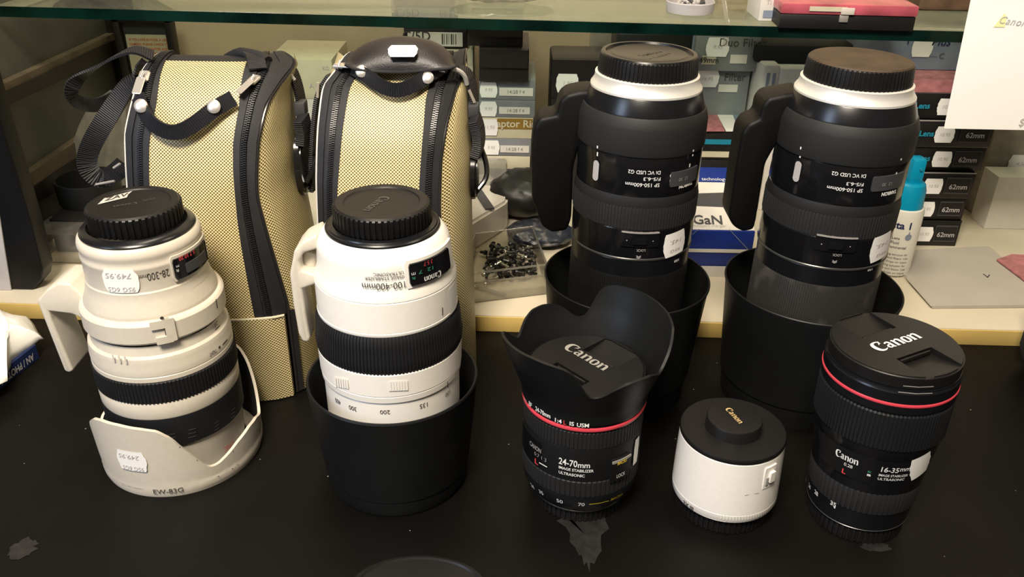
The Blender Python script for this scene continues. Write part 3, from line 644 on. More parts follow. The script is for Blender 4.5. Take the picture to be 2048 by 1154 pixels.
# ---- 24-70 with petal hood
L = Lens('standard_zoom_lens', 'black zoom lens marked 24-70mm with a red ring and an upturned petal hood', .0504, .4868, -.001, 0); o = L.o
rc = ribbed('rear_cap', [(.0310, 0), (.0325, .0008), (.0325, .0105), (.0318, .0118)], 54, .001, M['cap'], o)
revolve('cap_base', [(0, .0004), (.031, .0004), (.0316, .001), (.0316, .0112), (.030, .0116)], M['cap'], rc)
b = revolve('rear_barrel', [(.0300, .0112), (.0345, .0122), (.0352, .0132), (.0372, .0160), (.0398, .0220), (.0408, .0285), (.0404, .0300)], M['satin'], o)
revolve('mount_trim', [(.0340, .0114), (.0348, .0118), (.0350, .0126), (.0346, .0130)], M['trimg'], b)
z_ = .0255
for t, x, y, w_, h, mm_ in (('24', 1066.5, 971, 9, 10, 'inkw'), ('35', 1083.6, 983.6, 10, 9, 'inkw'), ('50', 1120, 1001, 13, 9, 'inkw'), ('70', 1162.7, 1007.6, 13, 9, 'inkw'), ('—', 1188, 1006.5, 20, 2, 'inky'), ('—', 1207, 1003, 20, 2, 'inky'), ('MACRO', 1232.7, 993, 25, 7, 'inky')):
    L.tp(t, x, y, w_, h, .0402, M[mm_], b, rslope=.3, lift=.0008, bold=.015)
ribbed('zoom_ring', [(.0404, .0296), (.0410, .0304), (.0411, .0425), (.0405, .0432)], 74, .0006, M['rubber_g'], o, .7)
b = revolve('window_section', [(.0402, .0428), (.0408, .0436), (.0409, .0688), (.0404, .0702)], M['matte'], o)
for t, x, y, w_, h in (('24-70', 1136, 925, 38, 13), ('mm', 1168, 932, 24, 7.5), ('IMAGE STABILIZER', 1152, 940.5, 71, 5.5), ('ULTRASONIC', 1143, 949, 53, 5.5)):
    L.tp(t, x, y, w_, h, .0409, M['inkw'], b, bold=.015)
p0, z0 = L.at(1060, 905, .0409)
wn = cyl_patch('focus_window', .0409, p0-.45, p0+.30, .0455, .0660, .0006, M['gloss'], b)
L.tp('CANON', 1071, 893.5, 29, 9, .0415, M['inkg'], wn, bold=.02, lift=.0006); L.tp('0.7 1 3', 1081, 913, 28, 7, .0415, M['inkg'], wn, lift=.0006); L.tp('L', 1074, 922.6, 8, 10, .0415, M['inkr'], wn, bold=.03, lift=.0006); L.tp('—', 1087, 929, 18, 2, .0415, M['inkw'], wn, lift=.0006)
p0, z0 = L.at(1243, 935, .0409)
sw = cyl_patch('macro_switch', .0409, p0-.24, p0+.16, z0-.008, z0+.010, .0018, M['matte'], b)
cyl_patch('switch_edge', .0426, p0-.23, p0+.15, z0+.0078, z0+.0098, .0006, M['inkg'], sw)
L.tp('MACRO', 1244, 922.6, 20, 7, .0429, M['inky'], sw, bold=.03, lift=.0006); L.tp('LOCK', 1241, 948.6, 18, 7, .0429, M['inkw'], sw, lift=.0006)
L.stk(1271, 901, 14, 52, .0412, b, [], False, 8)
ribbed('focus_ring', [(.0404, .0698), (.0411, .0706), (.0412, .0830), (.0406, .0838)], 96, .0006, M['rubber_g'], o, .65)
rd = revolve('red_ring', [(.0412, .0852), (.0420, .0855), (.0422, .0862), (.0422, .0872), (.0419, .0879), (.0412, .0881)], M['red'], o); rd['label'] = 'thin red ring'
b = revolve('front_barrel', [(.0404, .0836), (.0413, .0840), (.0414, .0850), (.0414, .0985), (.0405, .0995), (.0398, .1080), (.0385, .1085)], M['satin'], o)
for t, x, y, w_, h, mm_ in (('ON', 1052, 799.5, 7, 6, 'inkg'), ('EF', 1062, 808, 8, 8, 'inkw'), ('24-70mm', 1086, 824.4, 34, 9, 'inkw'), ('1:4', 1117.3, 840.6, 14, 8, 'inkw'), ('L', 1130, 844, 5, 8, 'inkr'), ('IS', 1144, 846.5, 9, 8, 'inkw'), ('USM', 1166, 849.7, 24, 8, 'inkw')):
    L.tp(t, x, y, w_, h, .0428, M[mm_], b, bold=.02, lift=.0006)
HP = [(-22, .1178), (-14, .123), (-6, .130), (4, .1365), (16, .1395), (30, .141), (50, .1425), (66, .1418), (73, .1405), (78, .136), (82, .1275), (87, .1185), (92, .1172), (97, .1188), (105, .1245), (113, .1280), (122, .1290), (132, .1282), (141, .1245), (150, .1195), (155, .1175), (158, .1178)]
RP = lambda z: lerp([(.090, .0425), (.098, .0432), (.125, .0535), (.16, .064)], z)
hd = petal_hood('lens_hood', HP, -22, .0905, RP, .0017, M['hood'], o)
hd['label'] = 'black petal shaped lens hood'
fcz = .1090
fc = pinch_cap(o, .0392, .1035, fcz, 0, .0150, .0120, M['cap'])
q0 = atz(1132, 690, fcz); q1 = atz(1216, 738, fcz); ang = math.atan2(q1.y-q0.y, q1.x-q0.x)
fc.rotation_euler = (0, 0, ang + PI/2)
cq = atz(1174, 714, fcz); gg = logo_geo((q1-q0).length/4.3)
lt = put(gg, (cq.x-L.X, cq.y-L.Y, fcz), (math.cos(ang), math.sin(ang), 0), (-math.sin(ang), math.cos(ang), 0), M['inkg'], o, 'cap_lettering')
lt.parent = fc; lt.matrix_parent_inverse = Matrix.Rotation(ang + PI/2, 4, 'Z').inverted()
print('24-70 cap centre err', (cq.x-L.X, cq.y-L.Y), 'front pt', aty(1191, 785, L.Y-.038).z)

# ---- 2x extender
L = Lens('lens_extender', 'short white teleconverter with a stepped black cap', .1528, .4776, -.0078, 0); o = L.o; L.o['category'] = 'teleconverter'
rc = ribbed('rear_cap', [(.0310, 0), (.0328, .0008), (.0332, .0125), (.0328, .0140)], 56, .001, M['cap'], o)
revolve('cap_base', [(0, .0004), (.031, .0004), (.032, .001), (.0322, .013), (.030, .0142)], M['cap'], rc)
b = revolve('barrel', [(.0330, .0136), (.0356, .0142), (.0362, .0152), (.0364, .0200), (.0361, .0203), (.0364, .0206), (.0362, .035), (.0354, .0622), (.0345, .0630)], M['white'], o)
revolve('mount_trim', [(.0325, .0134), (.0350, .0136), (.0358, .0142), (.0350, .0146)], M['chrome'], b)
for i in range(30): bend(txt('I', .0058, bold=-.01), .0364, math.radians(-105+i*3.2), .0185, M['white'], b, 'grip_rib', lift=.0004)
L.tp('2X III', 1376.5, 1010, 25, 7, .0364, M['ink'], b, bold=.02, lift=.0004)
L.text(txt('—', .010, bold=-.01), 1504, 988, .0361, M['inkg'], b)
p, z = L.at(1541, 953, .0360)
cyl_patch('release_guard', .0357, p-.17, p+.12, z-.0085, z+.009, .0008, M['white'], b); gd = C.objects[-1]
cyl_patch('release_lever', .0364, p-.07, p+.05, z-.003, z+.005, .0020, M['white'], gd); cyl_patch('lever_slot', .0368, p-.13, p-.075, z-.005, z+.001, .0006, M['inkg'], gd)
c = revolve('front_cap', [(.0340, .0624), (.0352, .0628), (.0356, .0636), (.0356, .0650), (.0350, .0664), (.0190, .0666), (.0188, .0672), (.0186, .0742), (.0180, .0753), (.0170, .0755), (0, .0755)], M['cap'], o)
capput(logo_geo(.0043), 1454, 814, 1487, 849, .0755, M['goldink'], c)

# ---- 16-35
L = Lens('wide_zoom_lens', 'black zoom lens marked 16-35mm with a red ring and a flat front cap', .2450, .4698, -.0065, .003); o = L.o
rc = ribbed('rear_cap', [(.0305, 0), (.0318, .0008), (.0320, .0125), (.0314, .0138)], 54, .001, M['cap'], o)
revolve('cap_base', [(0, .0004), (.030, .0004), (.031, .001), (.0312, .013), (.029, .0136)], M['cap'], rc)
b = revolve('rear_barrel', [(.0295, .0132), (.0330, .0136), (.0336, .0144), (.0338, .0170), (.0345, .0275), (.0348, .0290)], M['satin'], o)
revolve('mount_trim', [(.0325, .0130), (.0334, .0134), (.0337, .0138), (.0334, .0141)], M['trimg'], b)
for t, x, y, w_, h in (('20', 1611.5, 959.5, 6, 8), ('24', 1620.8, 971.6, 8, 9), ('28', 1634, 985, 10, 9), ('35', 1667.3, 1006.8, 13, 9), ('•', 1670, 1014, 4, 4)):
    L.tp(t, x, y, w_, h, .0346, M['inkw'], b, bold=.02, lift=.0006, rslope=.12)
ribbed('zoom_ring', [(.0345, .0286), (.0354, .0294), (.0362, .0462), (.0357, .0472)], 66, .0006, M['rubber_g'], o, .68)
b = revolve('window_section', [(.0356, .0468), (.0362, .0476), (.0378, .0655), (.0392, .0750), (.0390, .0764), (.0394, .0770), (.0402, .0840), (.0404, .0862)], M['gloss'], o)
p0, z0 = L.at(1698, 928, .0378)
wn = cyl_patch('focus_window', .0372, p0-.62, p0+.40, z0-.0095, z0+.0115, .0007, M['matte'], b, .0388)
L.tp('', 1694.5, 913.4, 50, 15, .0386, M['inkw'], wn, geo=logo_geo(1), lift=.0010, rslope=.08); L.tp('0.28', 1697.4, 929.7, 18, 6, .0383, M['inkw'], wn, lift=.0008)
L.tp('L', 1689, 941, 8, 9, .0379, M['inkr'], wn, bold=.03, lift=.0010); L.tp('m', 1737.7, 949, 7, 4, .0378, M['inkw'], wn, bold=.05, lift=.0008); L.tp('ft', 1739, 942.5, 7, 4, .0379, M['inkgr'], wn, lift=.0008)
for t, x, y, w_, h in (('16-35', 1780.4, 940, 35, 11.5), ('mm', 1810, 939, 20, 7), ('IMAGE STABILIZER', 1787.4, 951.7, 58, 5.5), ('ULTRASONIC', 1782.6, 959, 53, 5.5)):
    L.tp(t, x, y, w_, h, .0386 if y < 945 else .0380, M['inkw'], b, bold=.015, rslope=.14, lift=.0005)
L.stk(1840, 932, 40, 52, .0386, b, [], False, 9, tilt=.30, rs=.09)
p, z = L.at(1621, 862, .0415)
ribbed('focus_ring', [(.0400, .0856), (.0414, .0866), (.0414, .1120), (.0406, .1132)], 104, .0008, M['rubber'], o, .62)
b = revolve('front_barrel', [(.0404, .1126), (.0406, .1140), (.0412, .1148), (.0412, .1290), (.0406, .1300), (.0404, .1318), (.039, .1320)], M['satin'], o)
rd = revolve('red_ring', [(.0408, .1196), (.0415, .1199), (.0417, .1206), (.0417, .1213), (.0414, .1219), (.0408, .1221)], M['red'], o); rd['label'] = 'thin red ring'
L.text(txt('——', .010), 1832, 786, .0412, M['inkg'], b)
fcz = .1409
fc = pinch_cap(o, .0400, .1325, fcz, 0, .0155, .0135, M['cap'])
q0 = atz(1752, 698, fcz); q1 = atz(1839, 670, fcz); ang = math.atan2(q1.y-q0.y, q1.x-q0.x); fc.rotation_euler = (0, 0, ang + PI/2)
cq = atz(1795, 684, fcz)
lt = put(logo_geo((q1-q0).length/4.2), (cq.x-L.X, cq.y-L.Y, fcz), (math.cos(ang), math.sin(ang), 0), (-math.sin(ang), math.cos(ang), 0), M['inkw'], o, 'cap_lettering')
lt.parent = fc; lt.matrix_parent_inverse = Matrix.Rotation(ang + PI/2, 4, 'Z').inverted()
L.text(txt('——', .009), 1838, 773, .0402, M['inkg'], b)
print('16-35 cap centre err', (cq.x-L.X, cq.y-L.Y))
# ------------------------------------------------------------------ bags
def arc(prof):
    s = [0]
    for a, b in zip(prof[:-1], prof[1:]): s.append(s[-1] + math.hypot(b[0]-a[0], b[1]-a[1]))
    return s
class Surf:
    def __init__(s, prof, xc, hw):
        s.p = prof; s.s = arc(prof); s.xc = xc; s.hw = hw
        s.Y = [(a, p[0]) for a, p in zip(s.s, prof)]; s.Z = [(a, p[1]) for a, p in zip(s.s, prof)]
    def yz(s, t):
        k = .006; return sum(lerp(s.Y, t+d*k) for d in (-1.5, -.5, .5, 1.5))/4, sum(lerp(s.Z, t+d*k) for d in (-1.5, -.5, .5, 1.5))/4 if t > .01 else lerp(s.Z, t)
    def pt(s, x, t, off=0.):
        y, z = s.yz(t); y2, z2 = s.yz(t+.002); y1, z1 = s.yz(t-.002); ty, tz = y2-y1, z2-z1; l = math.hypot(ty, tz) or 1; ny, nz = -tz/l, ty/l
        e = ((x-s.xc)/s.hw)
        y += .006*min(1.6, abs(e))**4
        return Vector((x, y + ny*off, max(z + nz*off, .0004)))
    def inv(s, px, py, off=0.):
        """pixel -> (x, t) on the surface"""
        o, d = ray(px, py); best = None
        for (a, (y0, z0)), (b, (y1, z1)) in zip(list(zip(s.s, s.p))[:-1], list(zip(s.s, s.p))[1:]):
            den = d.y*(z1-z0) - d.z*(y1-y0)
            if abs(den) < 1e-9: continue
            t = ((y0-o.y)*(z1-z0) - (z0-o.z)*(y1-y0))/den; p = o + d*t
            u = (p.z-z0)/(z1-z0) if abs(z1-z0) > abs(y1-y0) else (p.y-y0)/(y1-y0)
            if -.001 <= u <= 1.001 and t > 0 and (best is None or t < best[0]): best = (t, p.x, a+u*(b-a))
        return (best[1], best[2]) if best else (aty(px, py, s.p[-3][0]).x, s.s[-3])
def strip(name, S, XL, XR, t0, t1, off, m, parent, ns=50, nx=10, thick=.0012):
    v, f, uv = [], [], []
    for i in range(ns+1):
        t = t0 + (t1-t0)*i/ns; a, b = (XL(t), XR(t))
        for j in range(nx+1):
            x = a + (b-a)*j/nx; v.append(S.pt(x, t, off)); uv.append((x, t))
    N = len(v)
    for i in range(ns+1):
        t = t0 + (t1-t0)*i/ns; a, b = (XL(t), XR(t))
        for j in range(nx+1): x = a + (b-a)*j/nx; v.append(S.pt(x, t, off-thick)); uv.append((x, t))
    for i in range(ns):
        for j in range(nx): q = i*(nx+1)+j; f.append((q, q+1, q+nx+2, q+nx+1)); f.append((N+q+nx+1, N+q+nx+2, N+q+1, N+q))
        for q in (i*(nx+1),): f.append((q, q+nx+1, N+q+nx+1, N+q))
        q = i*(nx+1)+nx; f.append((q+nx+1, q, N+q, N+q+nx+1))
    for j in range(nx):
        f.append((j, N+j, N+j+1, j+1)); q = ns*(nx+1)+j; f.append((q+1, N+q+1, N+q, q))
    return mesh(name, v, f, m, parent, 50, uv)
def tab(T): return lambda t: lerp(T, t)
def avg(A, B, k=.5): return lambda t: A(t)*(1-k) + B(t)*k
def bag(label, prof, back, XLo, XLi, XRi, XRo, tzip0, tp, topt, bulge, bulgeL, pipeL):
    xc = (XLo(.15)+XRo(.15))/2; hw = (XRo(.15)-XLo(.15))/2
    S = Surf(prof + back, xc, hw); Tt = S.s[len(prof)-1]; cx, cy = xc, prof[0][0]
    o = thing('lens_bag', label, 'bag', (cx, cy, 0)); inv = Matrix.Translation((-cx, -cy, 0))
    n0 = len(C.objects)
    strip('centre_panel', S, XLi, XRi, .001, topt, .0002, M['weave'], o)
    strip('top_lining', S, XLo, XRo, topt-.004, Tt+.035, -.0005, M['web'], o)
    for nm, A, B in (('zipper_tape', XLo, XLi), ('zipper_tape', XRi, XRo)):
        zt = strip(nm, S, A, B, tzip0, Tt, .0010, M['web'], o, nx=6)
        c = avg(A, B, .45 if A is XRi else .62)
        strip('zipper_flap', S, avg(A, B, .06), avg(A, B, .30), tzip0, Tt, .0022, M['web'], zt, nx=2)
        k = int((Tt-tzip0)/.0017); bm = bmesh.new()
        for i in range(k):
            t = tzip0 + i*.0017; p = S.pt(c(t), t, .0018); q = S.pt(c(t), t+.0005, .0018); d = (q-p)
            for s_ in (-1, 1):
                mt_ = Matrix.Translation(p + Vector((s_*.0011, 0, 0)) + d*(1.3 if s_ > 0 else 0)) @ d.to_track_quat('Y', 'Z').to_matrix().to_4x4() @ Matrix.Diagonal((.0022, .0009, .0016, 1))
                bmesh.ops.create_cube(bm, size=1, matrix=mt_)
        fromb('zipper_teeth', bm, M['coil'], zt)
        strip('zipper_flap', S, avg(A, B, .72 if A is XRi else .02), avg(A, B, .96 if A is XRi else .30), tzip0, Tt, .0020, M['web'], zt, nx=2)
    tube('piping', [S.pt(XRo(t), t, .0008) for t in [.002 + (Tt-.002)*i/40 for i in range(41)]], .0012, M['pipe'], o, 8, 1)
    tube('piping', [S.pt(XLo(t), t, .0008) for t in [.002 + (Tt-.002)*i/40 for i in range(41)]], .0012, pipeL, o, 8, 1)  # left piping carries its reflection in the colour
    # side panels and back
    ztop = max(p[1] for p in prof) - .003; bs = back
    def yback(z): return lerp([(p[1], p[0]) for p in bs[::-1]], z)
    def side(nm, Xo, sgn, B):
        v, f, uv = [], [], []; nz, nt = 46, 16; acc = 0
        for i in range(nz+1):
            z = .0006 + (ztop-.0006)*i/nz; t = lerp([(p[1], a) for a, p in zip(S.s, prof)][:len(prof)], z)
            a = S.pt(Xo(t), t, 0); y1 = yback(z); x1 = Xo(t)*.5 + Xo(.1)*.5; bb = B*min(1, (ztop-z)/.07)**.6
            for j in range(nt+1):
                u = j/nt; x = a.x + (x1-a.x)*u + sgn*bb*(math.sin(PI*min(1, max(0, u)))**.6); v.append((x, a.y + (y1-a.y)*u, z)); uv.append((u*.11, z))
        for i in range(nz):
            for j in range(nt): q = i*(nt+1)+j; f.append((q, q+1, q+nt+2, q+nt+1) if sgn > 0 else (q+1, q, q+nt+1, q+nt+2))
        return mesh(nm, v, f, M['weave'], o, 60, uv)
    side('side_panel', XRo, 1, bulge); side('side_panel', XLo, -1, bulgeL)
    v, f, uv = [], [], []
    for i in range(31):
        z = .0006 + (ztop-.012)*i/30; t = lerp([(p[1], a) for a, p in zip(S.s, prof)], z); a = XLo(t)*.5+XLo(.1)*.5; b = XRo(t)*.5+XRo(.1)*.5
        for j in range(9): x = a+(b-a)*j/8; v.append((x, yback(z), z)); uv.append((x, z))
    for i in range(30):
        for j in range(8): q = i*9+j; f.append((q+1, q, q+9, q+10))
    mesh('back_panel', v, f, M['weave'], o, 60, uv)
    return o, S, n0
def onS(S, px, py, off):
    x, t = S.inv(px, py); return S.pt(x, t, off)
def rivet(P, N, r, m, parent, name='rivet'):
    o = revolve(name, [(r*1.0, 0), (r, .0006), (r*.8, .0013), (r*.4, .0017), (0, .0018)], m, parent, 28)
    o.location = P; o.rotation_euler = Vector(N).to_track_quat('Z', 'Y').to_euler(); return o
def pull(P0, P1, parent):
    """zipper slider with a flat metal tab from P0 to P1"""
    P0, P1 = Vector(P0), Vector(P1); d = P1-P0; l = d.length; q = d.to_track_quat('Y', 'Z').to_matrix().to_4x4(); bm = bmesh.new()
    bmesh.ops.create_cube(bm, size=1, matrix=Matrix.Translation(P0 + Vector((0, .001, 0))) @ q @ Matrix.Diagonal((.0085, .0095, .0032, 1)))
    bmesh.ops.bevel(bm, geom=bm.edges[:], offset=.0011, segments=2, affect='EDGES'); s = fromb('zipper_slider', bm, M['chrome'], parent)
    bm = bmesh.new(); bmesh.ops.create_cube(bm, size=1, matrix=Matrix.Translation((P0+P1)/2 + Vector((0, -.0034, .001))) @ q @ Matrix.Diagonal((.0072, l*.95, .0014, 1)))
    bmesh.ops.bevel(bm, geom=bm.edges[:], offset=.0006, segments=2, affect='EDGES'); fromb('pull_tab', bm, M['chrome'], s)
    tube('pull_loop', [P0 + Vector((-.001, -.001, -.002)), P0 + Vector((0, -.0055, .001)), P0 + Vector((.001, -.001, .004))], .0009, M['chrome'], s, 8, 2)
    return s

# bag behind the 28-300
XRo = tab([(0, -.1795), (.0093, -.1792), (.088, -.1791), (.1317, -.1856), (.155, -.1895), (.1759, -.1930), (.1911, -.1928), (.2165, -.1909), (.2446, -.1855), (.2619, -.1763), (.2727, -.1700), (.280, -.1700), (.289, -.1760), (.31, -.186)])
XRi = tab([(0, -.2000), (.0783, -.2033), (.1168, -.2059), (.1587, -.2084), (.1982, -.2089), (.2162, -.2083), (.2432, -.2043), (.2817, -.2036), (.30, -.203)])
XLi = tab([(0, -.283), (.10, -.276), (.1867, -.2722), (.2151, -.2705), (.2473, -.2650), (.2893, -.2647)])
XLo = tab([(0, -.305), (.10, -.297), (.1852, -.2899), (.2213, -.2891), (.2526, -.2822), (.273, -.2789), (.2865, -.2748), (.31, -.272)])
P1 = [(.592, 0), (.592, .08), (.597, .14), (.606, .19), (.618, .225), (.634, .250), (.650, .263), (.664, .267), (.680, .266)]
o, S, _ = bag('gold woven lens bag with a black loop strap hanging off its left side', P1, [(.693, .258), (.702, .240), (.707, .20), (.708, 0)], XLo, XLi, XRi, XRo, .0785, None, .286, .014, .010, M['pipe_glint'])
tube('top_binding', [onS(S, *p, .002) for p in ((304, 100), (316, 94), (330, 95), (400, 101), (470, 108), (502, 113), (524, 122), (532, 130))], .0042, M['web'], o, 10, 2)
# front pocket
pk = strip('front_pocket', S, tab([(0, -.300)]), tab([(0, -.1815), (.09, -.1815)]), .0012, .0785, .0042, M['weave'], o, thick=.0035)
tube('pocket_hem', [S.pt(x, .0785, .0042) for x in (-.29, -.25, -.22, -.19, -.1815)], .0011, M['card_cream'], pk, 8, 1)
ribbon('side_tape', [S.pt(XRo(t)+.0025, t, .001) for t in (.003, .03, .06, .08)], [(1, .3, 0)]*4, .0045, .0012, M['web'], o)
# pull strap with rivets between the two zipper sliders
pl = [(283, 200), (292, 221), (308, 246), (332, 263), (360, 269), (388, 260), (418, 239), (440, 222), (472, 203)]
st = ribbon('pull_strap', [onS(S, x, y, .007 + .004*math.sin(PI*i/8)) for i, (x, y) in enumerate(pl)], [(0.75, 0, .6), (.6, 0, .7), (.45, 0, .8), (.2, 0, 1), (0, 0, 1), (-.25, 0, 1), (-.5, 0, .9), (-.6, 0, .8), (-.6, 0, .8)], .0112, .0022, M['webbing'], o)
for x, y in ((294, 221), (438, 222)): rivet(onS(S, x, y, .0112), (0, -1, .45), .0050, M['chrome'], st)
pull(onS(S, 290, 160, .004), onS(S, 281, 196, .006), o); pull(onS(S, 507, 168, .004), onS(S, 481, 194, .006), o)
# top corner webbing, left loop strap, right strap with buckle
ribbon('corner_tab', [onS(S, 500, 118, .004), onS(S, 512, 130, .006), onS(S, 516, 150, .005)], [(1, 0, -.3)]*3, .013, .002, M['webbing'], o)
Q = lambda x, y, Y: aty(x, y, Y)
lp = ribbon('loop_strap', [Q(306, 112, .655), Q(272, 98, .650), Q(240, 108, .645), (Q(190, 135, .640)), Q(155, 158, .635), Q(140, 180, .632), Q(150, 203, .640), Q(180, 212, .655), Q(205, 208, .668), Q(222, 190, .68)],
       [(.1, .9, .3), (0, 1, .2), (.1, 1, .1), (.3, .9, .1), (.6, .7, 0), (.7, .2, .4), (0, .1, 1), (-.1, .1, 1), (0, .2, 1), (.5, 0, 1)], .0105, .0018, M['webbing'], o)
lp2 = ribbon('hanging_strap', [Q(300, 128, .655), Q(262, 160, .652), Q(222, 222, .648), Q(186, 280, .646), Q(171, 320, .648), Q(180, 347, .650), Q(206, 360, .655), Q(232, 345, .66), Q(250, 328, .662)],
       [(.7, 0, .8), (.8, 0, .6), (.8, 0, .5), (.9, .2, .4), (.9, .4, .1), (.3, .3, .8), (0, .2, 1), (.5, .2, .8), (.5, .1, .8)], .0150, .0018, M['webbing'], o)
for a, b_ in (((192, 369), (229, 362)), ((227, 336), (240, 327))): tube('strap_slide', [Q(*a, .650), Q(*b_, .650)], .0010, M['chrome'], lp2, 8, 0)
sb = ribbon('side_strap', [Q(535, 132, .668), Q(560, 130, .672), Q(582, 138, .675), Q(594, 165, .676), Q(602, 200, .678), Q(605, 240, .68), Q(600, 280, .68)], [(.3, 1, 0), (.3, 1, 0), (.3, 1, 0), (.2, 1, 0), (.2, 1, 0), (.3, 1, 0), (.3, 1, 0)], .014, .0022, M['webbing'], o)
tube('strap_slide', [Q(569, 132, .664), Q(590, 160, .664)], .0012, M['chrome'], sb, 8, 0)
box('strap_keeper', Q(602, 215, .672), (.0085, .012, .011), M['slate'], sb, .001)
def hang_buckle(pts, parent, rr=.0022):
    v = [Vector(p) for p in pts]; b = tube('buckle', v, rr, M['buckle'], parent, 10, 2); return b
def side_pad(cx, cy, hx, hy, Y, parent):
    """long black D-ring patch seen edge-on on the bag's flank"""
    bm = bmesh.new(); n = 32; ring = []
    c = aty(cx, cy, Y); hz = (aty(cx, cy-hy, Y).z - c.z)
    a = [bm.verts.new((c.x, c.y + .020*math.cos(2*PI*i/n), c.z + hz*math.sin(2*PI*i/n))) for i in range(n)]; b_ = [bm.verts.new((c.x+.0055, v.co.y, v.co.z*.97 + c.z*.03)) for v in a]
    bm.faces.new(a[::-1]); bm.faces.new(b_)
    for i in range(n): bm.faces.new((a[i], a[(i+1) % n], b_[(i+1) % n], b_[i]))
    bmesh.ops.bevel(bm, geom=[e for e in bm.edges if e.verts[0].co.x > c.x+.003 and e.verts[1].co.x > c.x+.003], offset=.002, segments=3, affect='EDGES')
    o = fromb('strap_anchor', bm, M['buckle'], parent, 40)
    tube('anchor_ring', [Vector((c.x+.006, c.y-.012, c.z-hz*.45)), Vector((c.x+.013, c.y-.006, c.z-hz*.1)), Vector((c.x+.012, c.y+.004, c.z+hz*.35)), Vector((c.x+.007, c.y+.012, c.z+hz*.8))], .0022, M['buckle'], o, 8, 2)
    rivet(Vector((c.x+.0055, c.y-.004, c.z-hz*.6)), (1, -.3, 0), .003, M['buckle'], o)
    return o
side_pad(600, 325, 18, 66, .668, o)
ribbon('lower_strap', [Q(606, 290, .66), Q(612, 310, .668), Q(622, 345, .672), Q(628, 372, .676)], [(.2, 1, 0)]*4, .010, .002, M['webbing'], o)
ribbon('webbing_folds', [Q(602, 235, .66), Q(609, 262, .662), Q(607, 290, .660)], [(.2, 1, .1)]*3, .016, .007, M['webbing'], o)

bag1_o = o
# bag behind the 100-400
XLo2 = tab([(0, -.154), (.10, -.151), (.1871, -.1500), (.228, -.1482), (.26, -.1457), (.2731, -.1382), (.30, -.130)])
XLi2 = tab([(0, -.142), (.10, -.137), (.1806, -.1338), (.2284, -.1291), (.2604, -.1253), (.2771, -.1191), (.30, -.116)])
XRi2 = tab([(0, -.070), (.10, -.071), (.1844, -.0717), (.2294, -.0686), (.2506, -.0676), (.2765, -.0629), (.30, -.061)])
XRo2 = tab([(0, -.052), (.10, -.055), (.1681, -.0570), (.2026, -.0559), (.2297, -.0521), (.2559, -.0460), (.2689, -.0408), (.30, -.040)])
P2 = [(.600, 0), (.600, .08), (.605, .14), (.613, .18), (.625, .215), (.642, .242), (.656, .254), (.668, .262), (.685, .268)]
o, S, _ = bag('pale gold woven lens bag with a price sticker on its rounded black flap', P2, [(.696, .262), (.703, .240), (.706, .20), (.707, 0)], XLo2, XLi2, XRi2, XRo2, .02, None, .285, .022, .002, M['pipe_glint'])
# domed flap
FT = [(690, 128), (700, 108), (722, 90), (755, 78), (797, 73), (845, 78), (878, 90), (903, 112), (911, 132)]
FB = [(690, 128), (708, 137), (730, 141), (760, 143), (797, 144), (835, 142), (868, 138), (895, 137), (911, 132)]
v, f = [], []; nu = 32
TP = smooth_pts([aty(x, y, .672) for x, y in FT], 2); BP = smooth_pts([aty(x, y, .650) for x, y in FB], 2); K = len(TP)
for i in range(K):
    for j in range(9):
        u = j/8; p = BP[i].lerp(TP[i], u); bl = math.sin(PI*u)**.8*.006*math.sin(PI*i/(K-1)); v.append(p + Vector((0, -bl*.8, bl*.5)))
for i in range(K):
    for j in range(9): u = j/8; p = BP[i].lerp(TP[i], u); v.append(p + Vector((0, .005 + .004*u, -.001)))
N = K*9
for i in range(K-1):
    for j in range(8): q = i*9+j; f.append((q, q+9, q+10, q+1)); f.append((N+q+1, N+q+10, N+q+9, N+q))
    f.append((i*9, N+i*9, N+i*9+9, i*9+9)); f.append((i*9+8, i*9+17, N+i*9+17, N+i*9+8))
fl = mesh('top_flap', v, f, M['leather'], o, 60)
tube('flap_edge', [p + Vector((0, -.001, 0)) for p in BP], .0012, M['web'], fl, 8, 0)
c0 = aty(806, 105, .6525); ux = aty(830, 105, .6525) - c0; uy = aty(806, 90, .668) - aty(806, 120, .654)
stk = put(sticker_geo(.022, .0125, 4), c0, ux, uy, M['sticker'], fl, 'price_sticker', lift=.0015); stk['label'] = 'white price sticker'
put(txt('16  95', .0045, shear=.2), c0, ux, uy, M['pencil'], stk, 'handwriting', lift=.0018)
pl = [(708, 148), (724, 157), (745, 172), (768, 187), (795, 194), (822, 188), (845, 175), (865, 162), (888, 148)]
st = ribbon('pull_strap', [onS(S, x, y, .007 + .003*math.sin(PI*i/8)) for i, (x, y) in enumerate(pl)], [(.5, 0, .8), (.5, 0, .8), (.5, 0, .9), (.3, 0, 1), (0, 0, 1), (-.3, 0, 1), (-.5, 0, .8), (-.5, 0, .8), (-.5, 0, .8)], .0105, .0022, M['webbing'], o)
for x, y in ((727, 159), (857, 173)): rivet(onS(S, x, y, .0100), (0, -1, .5), .0046, M['chrome'], st)
pull(onS(S, 680, 140, .004), onS(S, 706, 144, .006), o); pull(onS(S, 893, 140, .004), onS(S, 882, 158, .006), o)
for xs in (((628, 380), (626, 320), (630, 260), (634, 215), (640, 180), (660, 150)),):
    ribbon('side_strap', [Q(x, y, .668) for x, y in xs], [(.2, 1, 0)]*6, .012, .003, M['webbing'], o)
tube('strap_slide', [Q(636, 165, .66), Q(635, 195, .66)], .0011, M['chrome'], o, 8, 0)
sb = ribbon('side_strap', [Q(918, 138, .672), Q(935, 145, .674), Q(944, 165, .676), Q(949, 200, .677), Q(951, 240, .678), Q(950, 290, .68)], [(.3, 1, 0)]*6, .014, .0022, M['webbing'], o)
